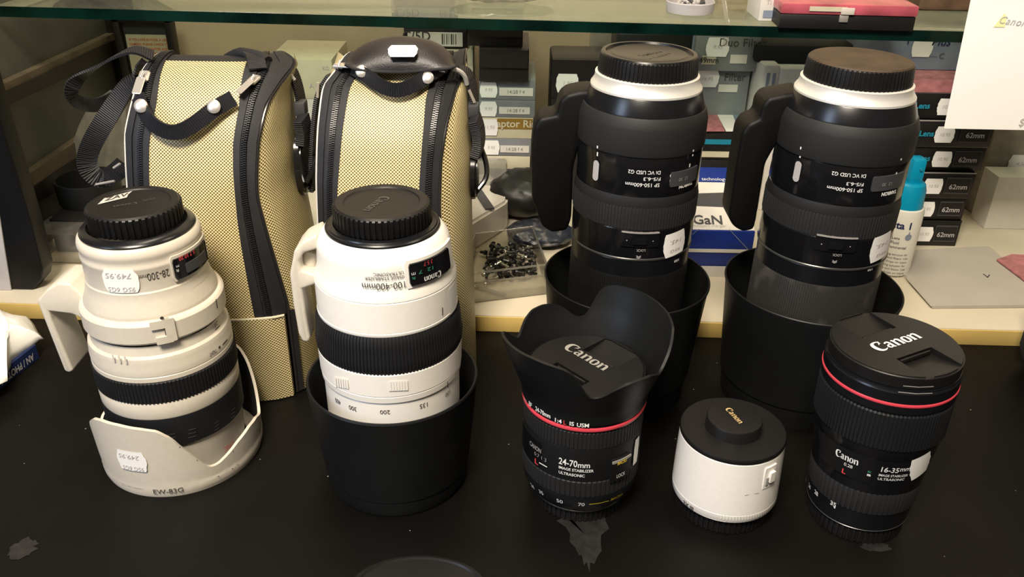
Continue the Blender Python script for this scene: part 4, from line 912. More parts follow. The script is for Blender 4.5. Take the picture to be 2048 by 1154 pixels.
tube('strap_slide', [Q(938, 180, .668), Q(949, 205, .668)], .0012, M['chrome'], sb, 8, 0)
box('strap_keeper', Q(947, 219, .672), (.0085, .012, .010), M['slate'], sb, .001)
ribbon('webbing_folds', [Q(948, 235, .662), Q(957, 260, .664), Q(958, 290, .662), Q(950, 315, .66)], [(.2, 1, .1)]*4, .016, .007, M['webbing'], o)
side_pad(943, 345, 14, 52, .668, o)
tube('piping_end', [Q(905, 137, .656), Q(920, 142, .660), Q(930, 153, .664), Q(934, 168, .668)], .0018, M['pipe_glint'], o, 8, 1)

for b_ in (bag1_o, o):
    for ch in b_.children: ch.matrix_parent_inverse = Matrix.Translation((-b_.location.x, -b_.location.y, 0))
box('pane', (-.001, .0575, .31), (.002, .365, .58), M['pane'], lf, 0)
rail('upper_rail', [(-60, 206), (222, 74), (220, 108), (-60, 234)], M['wood'], .012); rail('rail_ledge', [(-60, 189), (222, 62), (222, 76), (-60, 208)], M['woodedge'], .010)
rail('lower_rail', [(-60, 440), (165, 296), (185, 330), (-60, 470)], M['wood'], .012); rail('rail_ledge', [(-60, 416), (165, 262), (168, 296), (-60, 441)], M['woodedge'], .010)
b = box('corner_post', (.021, .234, .3085), (.040, .030, .583), M['wood'], lf, .001)
BT = .0164
# tall black slab with a silver panel, partly out of frame
sp = thing('display_stand', 'black upright stand with a silver panel at the left edge of the photo', 'stand', (-.55, .745, BT))
def pl_prism(nm, pts, Y, d, m, par, bev=.001):
    P = [aty(x, y, Y) for x, y in pts]; L0 = par.location
    for q_ in P: q_.x = max(q_.x, -.5145)
    o_ = prism(nm, [(p.x-L0.x, max(p.z-L0.z, 0)) for p in P], Y-L0.y, Y-L0.y+d, m, par, bev); return o_
pl_prism('slab', [(-300, 0), (-68, 0), (0, 242), (36, 358), (65, 457), (86, 540), (82, 562), (66, 582), (44, 597), (10, 608), (-60, 614), (-260, 614)], .745, .022, M['frame_blk'], sp, .002)
pl_prism('silver_panel', [(-160, 380), (-8, 400), (0, 440), (9, 500), (23, 583), (0, 595), (-150, 600)], .7435, .002, M['plate'], sp, .0006)
def pbox(name, label, cat, x0, y0, x1, y1, Y, depth, m, group=None, zbot=None, ztop=None, bev=.0006, rz=0):
    a = aty((x0+x1)/2, y0, Y); b_ = aty((x0+x1)/2, y1, Y); ym = (y0+y1)/2
    X0 = aty(x0, ym, Y).x; X1 = aty(x1, ym, Y).x; z1 = a.z if ztop is None else ztop; z0 = b_.z if zbot is None else zbot
    t = thing(name, label, cat, ((X0+X1)/2, Y + depth/2, z0), rz, group)
    box('body', (0, 0, (z1-z0)/2), (X1-X0, depth, z1-z0), m, t, bev); t['w'] = X1-X0; t['h'] = z1-z0; t['d'] = depth
    return t
def face(t, nm, u0, u1, v0, v1, m, lift=.0004, th=.0006):
    """thin label on the front face, u/v as fractions of width/height"""
    W_, H_, D_ = t['w'], t['h'], t['d']
    return box(nm, ((u0+u1)/2*W_-W_/2, -D_/2-th/2-lift, (v0+v1)/2*H_), ((u1-u0)*W_, th, (v1-v0)*H_), m, t, 0)
def ftext(t, body, size, u, v, m, lift=.0016, flip=False, **k):
    W_, H_, D_ = t['w'], t['h'], t['d']; s_ = -1 if flip else 1
    return put(txt(body, size, **k), (u*W_-W_/2, -D_/2, v*H_), (s_, 0, 0), (0, 0, s_), m, t, 'lettering', lift)
def fsticker(t, u, v, wd, h, seed=0, lines='16.95', lift=.0016):
    W_, H_, D_ = t['w'], t['h'], t['d']
    s_ = put(sticker_geo(wd, h, seed), (u*W_-W_/2, -D_/2, v*H_), (1, 0, 0), (0, 0, 1), M['sticker'], t, 'price_sticker', lift)
    if lines: put(txt(lines, h*.3, shear=.2), (u*W_-W_/2, -D_/2, v*H_), (1, 0, 0), (0, 0, 1), M['pencil'], s_, 'handwriting', lift+.0003)
    return s_
def stack(specs, Y, depth, base=BT):
    """specs from the bottom up: (name,label,cat,x0,x1,ytop,mat[,group]); each rests on the one below"""
    out = []; z = base
    for sp_ in specs:
        nm, lb, ct, x0, x1, yt, m = sp_[:7]; g = sp_[7] if len(sp_) > 7 else None; dY = sp_[8] if len(sp_) > 8 else 0
        zt = aty((x0+x1)/2, yt, Y+dY).z; Xa = aty(x0, yt+15, Y+dY).x; Xb = aty(x1, yt+15, Y+dY).x
        t = thing(nm, lb, ct, ((Xa+Xb)/2, Y + dY + depth/2, z), 0, g); h = zt - z - .0003
        box('body', (0, 0, h/2), (Xb-Xa, depth, h), m, t, .0006); t['w'] = Xb-Xa; t['h'] = h; t['d'] = depth; z = zt; out.append(t)
    return out
GB = 'boxed accessories stacked behind the second lens bag'
s1 = stack([
 ('accessory_box', 'dark slate box, lowest of the stack right of the pale gold bag', 'box', 958, 1062, 338, M['slate'], GB),
 ('accessory_box', 'thin cream box resting on the dark slate box right of the pale gold bag', 'box', 968, 1060, 312, M['card_cream'], GB),
 ('accessory_box', 'grey box with a white label, just below the gold adaptor ring box', 'box', 966, 1062, 277, M['card_grey'], GB),
 ('adaptor_ring_box', 'cream and gold box printed with the words adaptor ring', 'box', 964, 1066, 235, M['card_cream'], GB),
 ('accessory_box', 'grey box with a pale sticker, directly on top of the gold adaptor ring box', 'box', 958, 1070, 200, M['card_grey'], GB),
 ('accessory_box', 'grey box with a white label, directly under the black leather pouches', 'box', 958, 1071, 159, M['card_grey'], GB),
 ('leather_pouch', 'shiny black leather pouch lying on the grey boxes', 'pouch', 958, 1058, 97, M['leather'], 'black leather pouches', -.01),
 ('leather_pouch', 'black leather pouch with a snap, topmost just under the glass shelf', 'pouch', 936, 1046, 46, M['leather'], 'black leather pouches')], 1.0, .09)
for k, (v_, wl) in zip((2, 4, 5), ((.5, .6), (.5, .55), (.5, .6))):
    fsticker(s1[k], .17, .5, .020, .018, k, '9.95'); face(s1[k], 'label', .36, .36+wl, .22, .62, M['card_white']); ftext(s1[k], '14:28 f 4', .006, .65, .42, M['inkg'])
face(s1[3], 'gold_panel', .30, .99, .48, .97, M['card_gold']); ftext(s1[3], 'Adaptor Ring', .0125, .60, .72, M['card_cream'], bold=.02); fsticker(s1[3], .14, .55, .021, .020, 6, '11.95', .002)
rivet(Vector((0, -.0452, .016)), (0, -1, 0), .003, M['chrome'], s1[7], 'snap')
for k in (6, 7): face(s1[k], 'flap', .02, .98, .45, .99, M['leather'], 0, .004)
s2 = stack([
 ('carton', 'pale carton standing on the board between the two gold lens bags', 'box', 598, 676, 268, M['card_white']),
 ('carton', 'white carton lying above the pale one between the two gold lens bags', 'box', 590, 672, 198, M['card_white']),
 ('carton', 'cream carton with faint pencil marks between the lens bags, topmost of its stack', 'box', 536, 664, 118, M['card_cream'])], 1.02, .10)
ftext(s2[2], 'AV2', .009, .72, .35, M['pencil']); ftext(s2[2], 'KG', .006, .9, .8, M['pencil'])
s3 = stack([
 ('carton', 'tall dark carton under the black barcoded boxes, mostly hidden by the pale gold bag', 'box', 812, 945, 172, M['card_black']),
 ('carton', 'cream box with a white sticker directly under the barcoded black box', 'box', 840, 946, 98, M['card_cream']),
 ('barcoded_box', 'black box with a white barcode label reading C/5D, above the pale gold bag', 'box', 808, 934, 57, M['card_black']),
 ('barcoded_box', 'black box just under the glass shelf edge, one above the C/5D barcode box', 'box', 790, 926, 12, M['card_black']),
 ('accessory_box', 'grey box seen through the glass shelf above the barcoded boxes', 'box', 786, 912, -26, M['card_grey'])], 1.04, .08)
s3[2]
face(s3[2], 'label', .06, .93, .14, .84, M['card_white']); ftext(s3[2], 'C/5D', .015, .20, .62, M['ink'], bold=.01)
for i, wd in enumerate((.02, .008, .014, .006, .022, .01, .012)): face(s3[2], 'barcode_bar', .60+i*.036, .60+i*.036+wd, .25, .76, M['ink'], .0012, .0004)
face(s3[3], 'label', .05, .90, .42, .92, M['card_white']); ftext(s3[3], 'C/5D', .013, .18, .68, M['ink'])
for i, wd in enumerate((.02, .008, .014, .006, .022)): face(s3[3], 'barcode_bar', .66+i*.036, .66+i*.036+wd, .5, .85, M['ink'], .0012, .0004)
face(s3[3], 'pale_stripe', .05, .90, .08, .18, M['card_white'])
fsticker(s3[1], .82, .28, .014, .010, 2, None)
ftext(s3[1], 'SUREGRIP', .004, .85, .62, M['pencil'])
# black pouch with sticker left of first tall lens, black open case behind it
t = pbox('camera_pouch', 'black pouch with a white price sticker left of the first tall black lens', 'pouch', 1100, 118, 1212, 300, 1.0, .07, M['card_black'], zbot=BT, bev=.004)
fsticker(t, .29, .84, .026, .022, 3, '1.95'); face(t, 'flap', .01, .99, .74, .995, M['leather'], 0, .0012)
t = pbox('camera_case', 'black case with a small catch standing behind the first tall lens cap', 'case', 1228, 66, 1388, 240, 1.02, .06, M['card_black'], zbot=BT, bev=.003)
rivet(Vector((.0, -.0302, t['h']*.88)), (0, -1, 0), .0025, M['chrome'], t, 'catch'); face(t, 'blue_edge', .93, .995, .4, .99, M['card_lgrey'])
t = pbox('clear_sleeve', 'clear plastic sleeve hanging against the wall left of the first tall lens cap', 'sleeve', 1180, 55, 1236, 150, 1.09, .02, M['plbag'], zbot=BT, bev=.002)
# grey filter boxes right of first tall lens
s4 = stack([
 ('filter_box', 'dark box lying on the board behind the blue and white charger box', 'box', 1392, 1512, 320, M['card_black']),
 ('flat_case', 'dark box with a teal stripe and cream lid edge, under the pink and white leaflets', 'box', 1394, 1512, 262, M['card_black']),
 ('filter_box', 'grey filter box with two stickers, under the wider grey filter box', 'box', 1390, 1500, 138, M['card_grey'], 'grey filter boxes', .06),
 ('filter_box', 'wide blue-grey filter box directly under the glass shelf', 'box', 1392, 1522, 68, M['card_grey'], 'grey filter boxes', .05)], .96, .10)
face(s4[1], 'teal_stripe', .05, .90, .55, .72, M['teal']); face(s4[1], 'cream_stripe', .03, .98, .10, .30, M['card_cream'])
fsticker(s4[2], .22, .80, .028, .020, 4, '16.95'); ftext(s4[2], 'Filter', .012, .72, .84, M['ink']); face(s4[2], 'label', .45, .80, .52, .68, M['card_white'])
fsticker(s4[3], .34, .66, .026, .022, 5, '9.95'); ftext(s4[3], 'Duo Filter', .013, .72, .78, M['ink']); face(s4[3], 'label', .12, .34, .18, .42, M['card_cream']); ftext(s4[3], '49mm', .009, .23, .30, M['ink'], .002, bold=.02); face(s4[3], 'label', .56, .82, .22, .46, M['card_white'])
def sheet(name, label, cat, pts, z, m, th=.0006, par=None):
    P = [atz(x, y, z) for x, y in pts]; bm = bmesh.new(); a = [bm.verts.new((p.x, p.y, z)) for p in P]; b_ = [bm.verts.new((p.x, p.y, z-th)) for p in P]; n = len(P)
    bm.faces.new(a); bm.faces.new(b_[::-1])
    for i in range(n): bm.faces.new((a[i], b_[i], b_[(i+1) % n], a[(i+1) % n]))
    o_ = fromb(name, bm, m, par, 0)
    if label: tag(o_, label, cat)
    return o_
zt = s4[1].location.z + s4[1]['h'] + .0012
lo = sheet('leaflet', 'white leaflet with pale blue print lying on the dark flat case', 'leaflet', [(1422, 206), (1490, 206), (1512, 262), (1452, 262)], zt, M['paper'])
sheet('blue_print', None, None, [(1462, 218), (1482, 216), (1488, 250), (1474, 252)], zt+.0005, M['card_lgrey'], .0003, lo)
sheet('leaflet', 'pink flowered leaflet beside the white one on the dark flat case', 'leaflet', [(1405, 204), (1424, 206), (1450, 262), (1404, 262)], zt, M['card_pink'])
# blue and white charger box
t = thing('charger_box', 'blue and white charger box with a black device pictured and GaN printed on it', 'box', (0, 0, 0))
P = lambda x, y, Y: aty(x, y, Y)
yb = .80
a, b_ = P(1378, 462, yb), P(1478, 462, yb); c_ = P(1400, 335, yb+.075)
t.location = ((a.x+b_.x)/2, yb, BT); W_ = .084; H_ = a.z - BT; slope = Vector((0, c_.y-a.y, c_.z-a.z)); SL = slope.length
box('front_panel', (0, .012, H_/2), (W_, .022, H_), M['card_blue'], t, .0006)
box('white_seam', (0, .0004, H_*.58), (W_*.99, .0008, .0035), M['card_white'], t, 0); C.objects[-1].location.y -= .0006
box('white_foot', (0, .0004, .006), (W_*.99, .0008, .012), M['card_white'], t, 0); C.objects[-1].location.y -= .0006
bm = bmesh.new(); n = slope.normalized(); up = Vector((0, -n.z, n.y)); base = Vector((0, .0, H_)) 
bmesh.ops.create_cube(bm, size=1, matrix=Matrix.Translation(base + n*SL/2 - up*.006 + Vector((0, .002, 0))) @ Matrix.Rotation(math.atan2(n.z, n.y), 4, 'X') @ Matrix.Diagonal((W_, SL, .010, 1)))
fromb('printed_face', bm, M['card_white'], t); pf = C.objects[-1]
def onf(g, u, v, m, nm='lettering', l=.0005): return put(g, base + Vector((u*W_, .002, 0)) + n*(v*SL) - up*.001, (1, 0, 0), n, m, pf, nm, l)
rect = lambda a_, b2: ([(-a_/2, -b2/2, 0), (a_/2, -b2/2, 0), (a_/2, b2/2, 0), (-a_/2, b2/2, 0)], [(0, 1, 2, 3)])
onf(rect(W_, SL*.24), 0, .88, M['card_blue'], 'blue_band'); onf(txt('GaN', .016, bold=.02), -.05, .16, M['slate']); onf(txt('multiport charger', .005), -.05, .08, M['pencil'])
onf(([(-.03, -.008, 0), (.026, -.010, 0), (.030, -.004, 0), (.020, .010, 0), (-.028, .007, 0)], [(0, 1, 2, 3, 4)]), 0, .48, M['slate'], 'pictured_device'); onf(txt('technology', .006), .1, .80, M['inkw'], l=.0012)
for s_ in (1, -1): put(([(-.0003, -.018, 0), (.0003, -.018, 0), (.0003, .018, 0), (-.0003, .018, 0)], [(0, 1, 2, 3)]), (s_*.028, .001, H_*.80), (1, 0, s_*1.0), (0, 0, 1), M['card_lgrey'], t, 'fold_line', .0012)
# crumpled plastic and white parcels behind second lens
t = pbox('white_carton', 'white carton partly covered by plastic behind the left shoulder of the second tall lens', 'box', 1548, 138, 1640, 300, .98, .08, M['card_white'], zbot=BT, bev=.001)
def crumple(name, label, cat, c, s_, m, seed, sub=4, amp=.25):
    rg = random.Random(seed); bm = bmesh.new(); bmesh.ops.create_icosphere(bm, subdivisions=sub, radius=.5)
    ks = [(Vector((rg.uniform(-1, 1), rg.uniform(-1, 1), rg.uniform(-1, 1))).normalized(), rg.uniform(3, 9), rg.uniform(0, 6)) for _ in range(14)]
    for v_ in bm.verts:
        d = sum(abs(math.sin(v_.co.dot(k)*f_*2+ph)) for k, f_, ph in ks)/14 - .6; v_.co *= 1 + amp*2*d
        v_.co = Vector((v_.co.x*s_[0], v_.co.y*s_[1], v_.co.z*s_[2]))
    lo_ = min(v_.co.z for v_ in bm.verts)
    for v_ in bm.verts: v_.co.z -= lo_
    o_ = fromb(name, bm, m, None, 20); o_.location = c; return tag(o_, label, cat)
t = pbox('leaning_packet', 'white packet with blue streaks leaning beside the grey filter boxes, between the tall black lenses', 'packet', 1512, 130, 1546, 340, .98, .06, M['card_white'], zbot=BT, bev=.003)
for u_ in (.25, .6): face(t, 'blue_streak', u_, u_+.15, .1, .95, M['card_lgrey'])
t = pbox('cable_pouch', 'dark fuzzy pouch lying on the white carton behind the second tall lens cap', 'pouch', 1512, 78, 1720, 118, 1.0, .07, M['flock'], bev=.006); t.location.z = aty(1600, 138, .98).z
# black 62 mm filter boxes at right
GF = 'black 62mm filter boxes stacked on the right'
XR_ = [(1762, 1921, 440), (1764, 1932, 393), (1768, 1950, 344), (1772, 1972, 291), (1776, 1990, 240), (1775, 1960, 184)]
names = ['lowest of the stack', 'second from the bottom of the stack', 'third from the bottom of the stack', 'fourth from the bottom of the stack', 'fifth from the bottom of the stack', 'topmost of the stack']
s5 = stack([('filter_box', 'black 62mm filter box with a price sticker, ' + names[i], 'box', x0, x1, yt, M['card_black'], GF, (0, .002, -.002, .003, -.001, .002)[i]) for i, (x0, x1, yt) in enumerate(XR_)], .885, .085)
for i, t in enumerate(s5):
    box('lid_rim', (0, 0, t['h']-.0006), (t['w']*.995, t['d']*1.01, .0012), M['inkg'] if i else M['card_black'], t, 0)
    xs = (.55, .52, .55, .57, .54, .66)[i]
    fsticker(t, xs, .48, .0205, .0175, i+10, '10.95'); fr_ = face(t, 'size_label', .69, .965, .18, .82, M['slate'], .0004, .0003); ftext(t, '62mm', .0078, .83, .46, M['plate'], bold=.02)
    face(t, 'size_panel', .697, .958, .24, .76, M['card_black'], .0008, .0003)
    if i > 2: ftext(t, 'Macro Lens', .0085, .26, .5, M['teal'], bold=.03)
t = pbox('filter_box', 'large blue filter box lettered Plus Filter, behind the hanging paper', 'box', 1752, 82, 1985, 176, .93, .10, M['card_lgrey'])
t.location.z = s5[-1].location.z + s5[-1]['h'] + .0125
ftext(t, 'F', .013, .24, .62, M['blue_lbl']); ftext(t, 'Plus™ Filter', .0125, .68, .60, M['blue_lbl'], shear=.2, bold=.01); ftext(t, '— C', .008, .50, .30, M['ink']); fsticker(t, .36, .48, .022, .020, 7, None)
pk = box('photo_print', (aty(1850, 175, .9).x, .935, t.location.z-.0065), (.10, .10, .012), M['card_pink'], None, .0006); tag(pk, 'pink printed packet between the blue filter box and the black boxes', 'packet')
# spray bottle
c = atz(1790, 552, BT); c.y += .016
t = thing('spray_bottle', 'small white spray bottle with a blue sprayer, printed Delta 1', 'bottle', (c.x, c.y, BT))
zt = lambda y: aty(1800, y, c.y-.012).z - BT
hb = zt(418)
bd = revolve('bottle_body', [(0, 0), (.0175, 0), (.0195, .002), (.0195, hb-.006), (.0185, hb-.001), (.016, hb), (0, hb)], M['bottle'], t, 64)
revolve('sprayer_collar', [(.016, hb-.001), (.0168, hb), (.0162, hb+.018), (.0145, hb+.024), (.012, hb+.026), (0, hb+.026)], M['tealcap'], t, 48)
hd_ = box('spray_head', (.0015, 0, hb+.036), (.014, .016, .030), M['tealcap'], t, .003); C.objects[-1]
bm = bmesh.new(); bmesh.ops.create_cone(bm, cap_ends=True, segments=16, radius1=.0014, radius2=.0014, depth=.003, matrix=Matrix.Translation((.003, -.0085, hb+.041)) @ Matrix.Rotation(PI/2, 4, 'X')); fromb('nozzle', bm, M['teal'], hd_)
phb = -PI/2 - .42*0 - math.atan2(c.x, c.y)
bend(txt('Delta 1', .0105, bold=.03), .0195, phb-.15, hb-.016, M['blue_lbl'], bd)
for i in range(3): bend(txt(('Lens', 'Fluid', 'Environmental')[i], .0042, bold=.01), .0195, phb-.05, hb-.030-i*.005, M['slate'], bd)
for i in range(11): bend(txt(('cleaning solution for', 'optics and filters. Use', 'a few drops on tissue')[i % 3], .0034), .0195, phb+.05, hb-.048-i*.0042, M['slate'], bd)
dr = [(.0035*math.cos(a_), .0035*math.sin(a_)-(.0), 0) for a_ in [2*PI*k/20 for k in range(20)]]; dr[5] = (0, .007, 0)
bend((dr, [tuple(range(20))]), .0195, phb+.55, hb-.028, M['card_lgrey'], bd, 'drop_emblem')
# papers on the board
en = sheet('envelope', 'blank grey-white envelope lying on the board right of the spray bottle', 'envelope', [(1808, 548), (1820, 500), (1978, 492), (2075, 575), (2090, 612), (1865, 614)], BT+.0022, M['envelope'], .0018)
sheet('envelope_flap', None, None, [(1806, 549), (1862, 612), (2090, 610), (2040, 579), (1842, 580)], BT+.0030, M['envelope'], .0007, en)
put(txt('V', .012), atz(1975, 550, BT+.004), (1, -.3, 0), (.3, 1, 0), M['slate'], en, 'pencil_mark', -.0012)
sheet('pink_card', 'pink card lying on the board at the right edge of the photo', 'card', [(1994, 518), (2024, 508), (2100, 512), (2130, 600), (2070, 575)], BT+.0050, M['card_pink'], .0016)
# pale boxes by the wall at right
t = pbox('clear_parts_box', 'grey plastic box standing at the right edge under the hanging paper', 'box', 1972, 255, 2110, 395, .98, .10, mat('smoky_plastic', (.28, .25, .20), .25, noise=.2), zbot=BT, bev=.002); fsticker(t, .5, .6, .030, .022, 8, '4.50')
t = pbox('white_carton', 'low white carton at the right edge in front of the grey plastic box', 'box', 1990, 355, 2120, 408, .935, .035, M['card_white'], zbot=BT, bev=.001)
t = pbox('white_carton', 'small white carton between the black filter boxes and the grey plastic box', 'box', 1928, 318, 1968, 398, 1.0, .06, M['card_white'], zbot=BT)
# dark bag at the right edge
cbg = thing('camera_bag', 'black soft bag at the right edge of the counter', 'bag', (.522, .610, 0), .12)
box('body', (0, 0, .048), (.120, .150, .096), M['flock'], cbg, .020)
box('top_flap', (0, -.006, .090), (.124, .150, .018), M['web'], cbg, .008)
box('front_pocket', (0, -.078, .038), (.090, .014, .056), M['web'], cbg, .006)
ribbon('carry_strap', [Vector((-.062, 0, .088)), Vector((-.066, -.02, .060)), Vector((-.068, -.05, .020)), Vector((-.064, -.08, .004)), Vector((-.02, -.098, .002))], [(0, 1, 0), (0, 1, .2), (0, 1, .3), (.6, 1, 0), (0, 1, 0)], .020, .002, M['webbing'], cbg)
# tray of screws
a, b_, c_, d_ = atz(918, 610, BT), atz(1100, 588, BT), atz(1064, 490, BT), atz(950, 505, BT)
tr = thing('screw_tray', 'clear plastic tray full of small screws between the pale bag and the first tall lens', 'tray', (0, 0, 0)); tc_ = (a+b_+c_+d_)/4; tr.location = (tc_.x, tc_.y, BT)
bm = bmesh.new(); PP = [a, b_, c_, d_]; hh = .022; 
def wallq(p, q, h):
    n_ = Vector((q.y-p.y, p.x-q.x, 0)).normalized()*.0012; vs_ = [bm.verts.new((*(r_-tc_).xy, z_)) for z_ in (0, h) for r_ in (p, q, q-n_, p-n_)]
    for f_ in ((0, 1, 2, 3), (4, 5, 6, 7), (0, 1, 5, 4), (1, 2, 6, 5), (2, 3, 7, 6), (3, 0, 4, 7)): bm.faces.new([vs_[i] for i in f_])
for i in range(4): wallq(PP[i], PP[(i+1) % 4], hh)
vs_ = [bm.verts.new((*(r_-tc_).xy, z_)) for z_ in (.0003, .0012) for r_ in PP]
for f_ in ((0, 1, 2, 3), (4, 5, 6, 7)): bm.faces.new([vs_[i] for i in f_])
fromb('tray_shell', bm, M['clear'], tr, 0)
pts = [(r_-tc_) for r_ in PP] + [(a-tc_)]
tube('tray_rim', [Vector((p.x, p.y, hh)) for p in pts], .0011, M['clear'], tr, 8, 0)
mm_ = [(a+b_)/2*1, (c_+d_)/2]; ml = (a*.78+d_*.22-tc_, b_*.78+c_*.22-tc_)
tube('divider_rim', [Vector((ml[0].x, ml[0].y, hh-.002)), Vector((ml[1].x, ml[1].y, hh-.002))], .0011, M['clear'], tr, 8, 0)
def screw_mesh(nm, l, r, hr, m):
    bm = bmesh.new(); bmesh.ops.create_cone(bm, cap_ends=True, segments=10, radius1=r, radius2=r, depth=l, matrix=Matrix.Rotation(PI/2, 4, 'Y'))
    bmesh.ops.create_cone(bm, cap_ends=True, segments=12, radius1=hr, radius2=hr*.8, depth=.0018, matrix=Matrix.Translation((l/2, 0, 0)) @ Matrix.Rotation(PI/2, 4, 'Y'))
    me = bpy.data.meshes.new(nm); bm.to_mesh(me); bm.free(); me.materials.append(m); me.shade_smooth(); me.set_sharp_from_angle(angle=.6); return me
sms = [screw_mesh('screw', .011, .0013, .0026, M['steel']), screw_mesh('screw', .007, .0017, .0030, M['darksteel']), screw_mesh('screw', .009, .0014, .0028, M['darksteel'])]
rg = random.Random(11); k = 0; lay = 0
A_, B_, C_, D_ = [(r_-tc_)*.84 for r_ in PP]
for i in range(150):
    u, v_ = rg.random(), rg.uniform(.22, 1.0); p = (A_.lerp(B_, u)).lerp(D_.lerp(C_, u), v_); mi = 0 if rg.random() < .22 else rg.choice((1, 2))
    if u < .18 and v_ < .8: continue
    o_ = bpy.data.objects.new('screw', sms[mi]); C.objects.link(o_); o_.location = (tc_.x+p.x, tc_.y+p.y, BT + .0035 + .0022*(k % 5)); k += 1
    o_.rotation_euler = (rg.uniform(0, 3), rg.uniform(-.35, .35), rg.uniform(0, 6.28))
    tag(o_, ('bright steel machine screw lying in the clear tray' if mi == 0 else 'dark stubby screw lying in the clear tray'), 'screw', 'bright screws in the tray' if mi == 0 else 'dark screws in the tray')
for i, (p0_, p1_) in enumerate((((950, 573), (1012, 590)),)):
    a_ = atz(*p0_, BT+.003); b2 = atz(*p1_, BT+.003); 
    o_ = tube('pin', [a_, b2], .0016, M['steel'], None, 8, 0); tag(o_, 'long steel pin in the front compartment of the clear tray', 'pin')
# white device with dark slot, black pouch, blue striped bag
t = thing('white_device', 'white plastic device with a dark strap lying right of the pale gold bag', 'device', (0, 0, BT))
zt_ = .052; pts_ = [(915, 462), (1014, 402), (1018, 386), (1006, 368), (978, 345), (915, 350)]
P_ = [atz(x, y, zt_) for x, y in pts_]; cx_ = sum(p.x for p in P_)/6; cy_ = sum(p.y for p in P_)/6; t.location = (cx_, cy_, BT)
bm = bmesh.new(); a = [bm.verts.new((p.x-cx_, p.y-cy_, zt_-BT)) for p in P_]; b_ = [bm.verts.new((p.x-cx_, p.y-cy_, 0)) for p in P_]
bm.faces.new(a); bm.faces.new(b_[::-1])
for i in range(6): bm.faces.new((a[i], b_[i], b_[(i+1) % 6], a[(i+1) % 6]))
bmesh.ops.recalc_face_normals(bm, faces=bm.faces); bmesh.ops.bevel(bm, geom=bm.edges[:], offset=.003, segments=3, affect='EDGES'); dv = fromb('shell', bm, M['devw'], t, 40)
a_ = atz(950, 376, zt_); b2 = atz(980, 420, zt_); ribbon('dark_strap', [Vector((a_.x-cx_, a_.y-cy_, zt_-BT+.0012)), Vector((b2.x-cx_, b2.y-cy_, zt_-BT+.0012))], [(1, .5, 0)]*2, .010, .002, M['slate'], t, 0)
a_ = atz(1000, 385, zt_); rivet(Vector((a_.x-cx_, a_.y-cy_, zt_-BT-.001)), (0, 0, 1), .005, M['devw'], t, 'button')
a_ = atz(1040, 400, .05); crumple('leather_pouch', 'folded black pouch behind the screw tray', 'pouch', (a_.x+.006, a_.y+.035, BT), (.085, .075, .055), M['card_black'], 21, 4, .14)
a_ = atz(1075, 470, .03); crumple('plastic_packet', 'crinkled clear packet with navy stripes behind the screw tray', 'packet', (a_.x+.004, a_.y+.012, BT), (.075, .06, .022), mat('navy_striped_film', (.018, .022, .036), .3, dirt=(.24, .23, .21), nscale=90), 22, 4, .16)
c = aty(960, 345, .95); t = pbox('clear_bag', 'clear plastic bag leaning on the lowest boxes of the stack right of the pale bag', 'bag', 950, 326, 1014, 385, .955, .02, M['plbag'], zbot=BT, bev=.004)
# left background
sp = thing('framed_plaque', 'dark wooden framed plaque with orange print leaning on the wall at top left', 'plaque', (0, 0, 0))
P_ = [aty(x, y, 1.10) for x, y in ((228, 26), (346, 32), (352, 106), (238, 100))]; cc = sum(P_, Vector())/4; sp.location = (cc.x, 1.10, BT)
h0 = P_[2].z - .03 - BT; h1 = P_[0].z - BT; wq = (P_[1].x-P_[0].x)
for nm, c2, s2_ in (('frame_side', (-wq/2+.004, 0, h1/2), (.008, .016, h1)), ('frame_side', (wq/2-.004, 0, h1/2), (.008, .016, h1)), ('frame_top', (0, 0, h1-.005), (wq, .016, .010)), ('frame_base', (0, 0, .005), (wq, .016, .010))): box(nm, c2, s2_, M['wood'], sp, .001)
box('backing', (0, .004, h1/2), (wq-.01, .004, h1-.01), M['slate'], sp, 0)
box('mat_board', (0, .000, h1*.62), (wq-.022, .003, h1*.50), M['card_cream'], sp, 0)
for i in range(7): put(txt(('IF YOU ARE BUYING A USED', 'CAMERA PLEASE CHECK THE', 'GUARANTEE AND ASK', 'STAFF FOR HELP', 'WITH ANY', 'LENS', 'TODAY')[i], .0040, bold=.02), (.004 + (.010 if i > 1 else 0), -.0018, h1*.84-i*.0056), (1, 0, 0), (0, 0, 1), M['orange'], sp, 'lettering', .0005)
c = aty(180, 420, .86)
t = pbox('dark_case', 'low black case in the shadow behind the cream lens, under the black ring', 'case', 112, 440, 262, 560, .83, .10, M['card_black'], zbot=BT, bev=.002)
zc = t.location.z + t['h']; c = aty(176, 385, .88); rr_ = .0325
hd_ = revolve('lens_hood_ring', [(rr_-.002, 0), (rr_, .0005), (rr_+.0015, .024), (rr_+.001, .026), (rr_-.001, .0255), (rr_-.003, .003), (0, .002)], M['hood'], None, 64); hd_.location = (c.x, .885, zc); tag(hd_, 'open black ring-shaped hood lying behind the cap of the cream lens', 'lens hood')
v, f = [], []; 
PL = [(176, 214), (150, 262), (130, 345)]; PRr = [(246, 200), (252, 300), (252, 405)]
Lp = smooth_pts([aty(x, y, .96) for x, y in PL], 2); Rp = smooth_pts([aty(x, y, .96) for x, y in PRr], 2); K = len(Lp)
Lp[-1].z = Rp[-1].z = BT; 
for kk in (0, 1):
    for i in range(K):
        for j in range(17): u = j/16; p = Lp[i].lerp(Rp[i], u); v.append(p + Vector((0, .006*math.sin(u*14+i*.2)*(.4+.6*u) + kk*.014, 0)))
N = K*17
for i in range(K-1):
    for j in range(16): q = i*17+j; f.append((q, q+17, q+18, q+1)); f.append((N+q+1, N+q+18, N+q+17, N+q))
    f.append((i*17, N+i*17, N+i*17+17, i*17+17)); f.append((i*17+16, i*17+33, N+i*17+33, N+i*17+16))
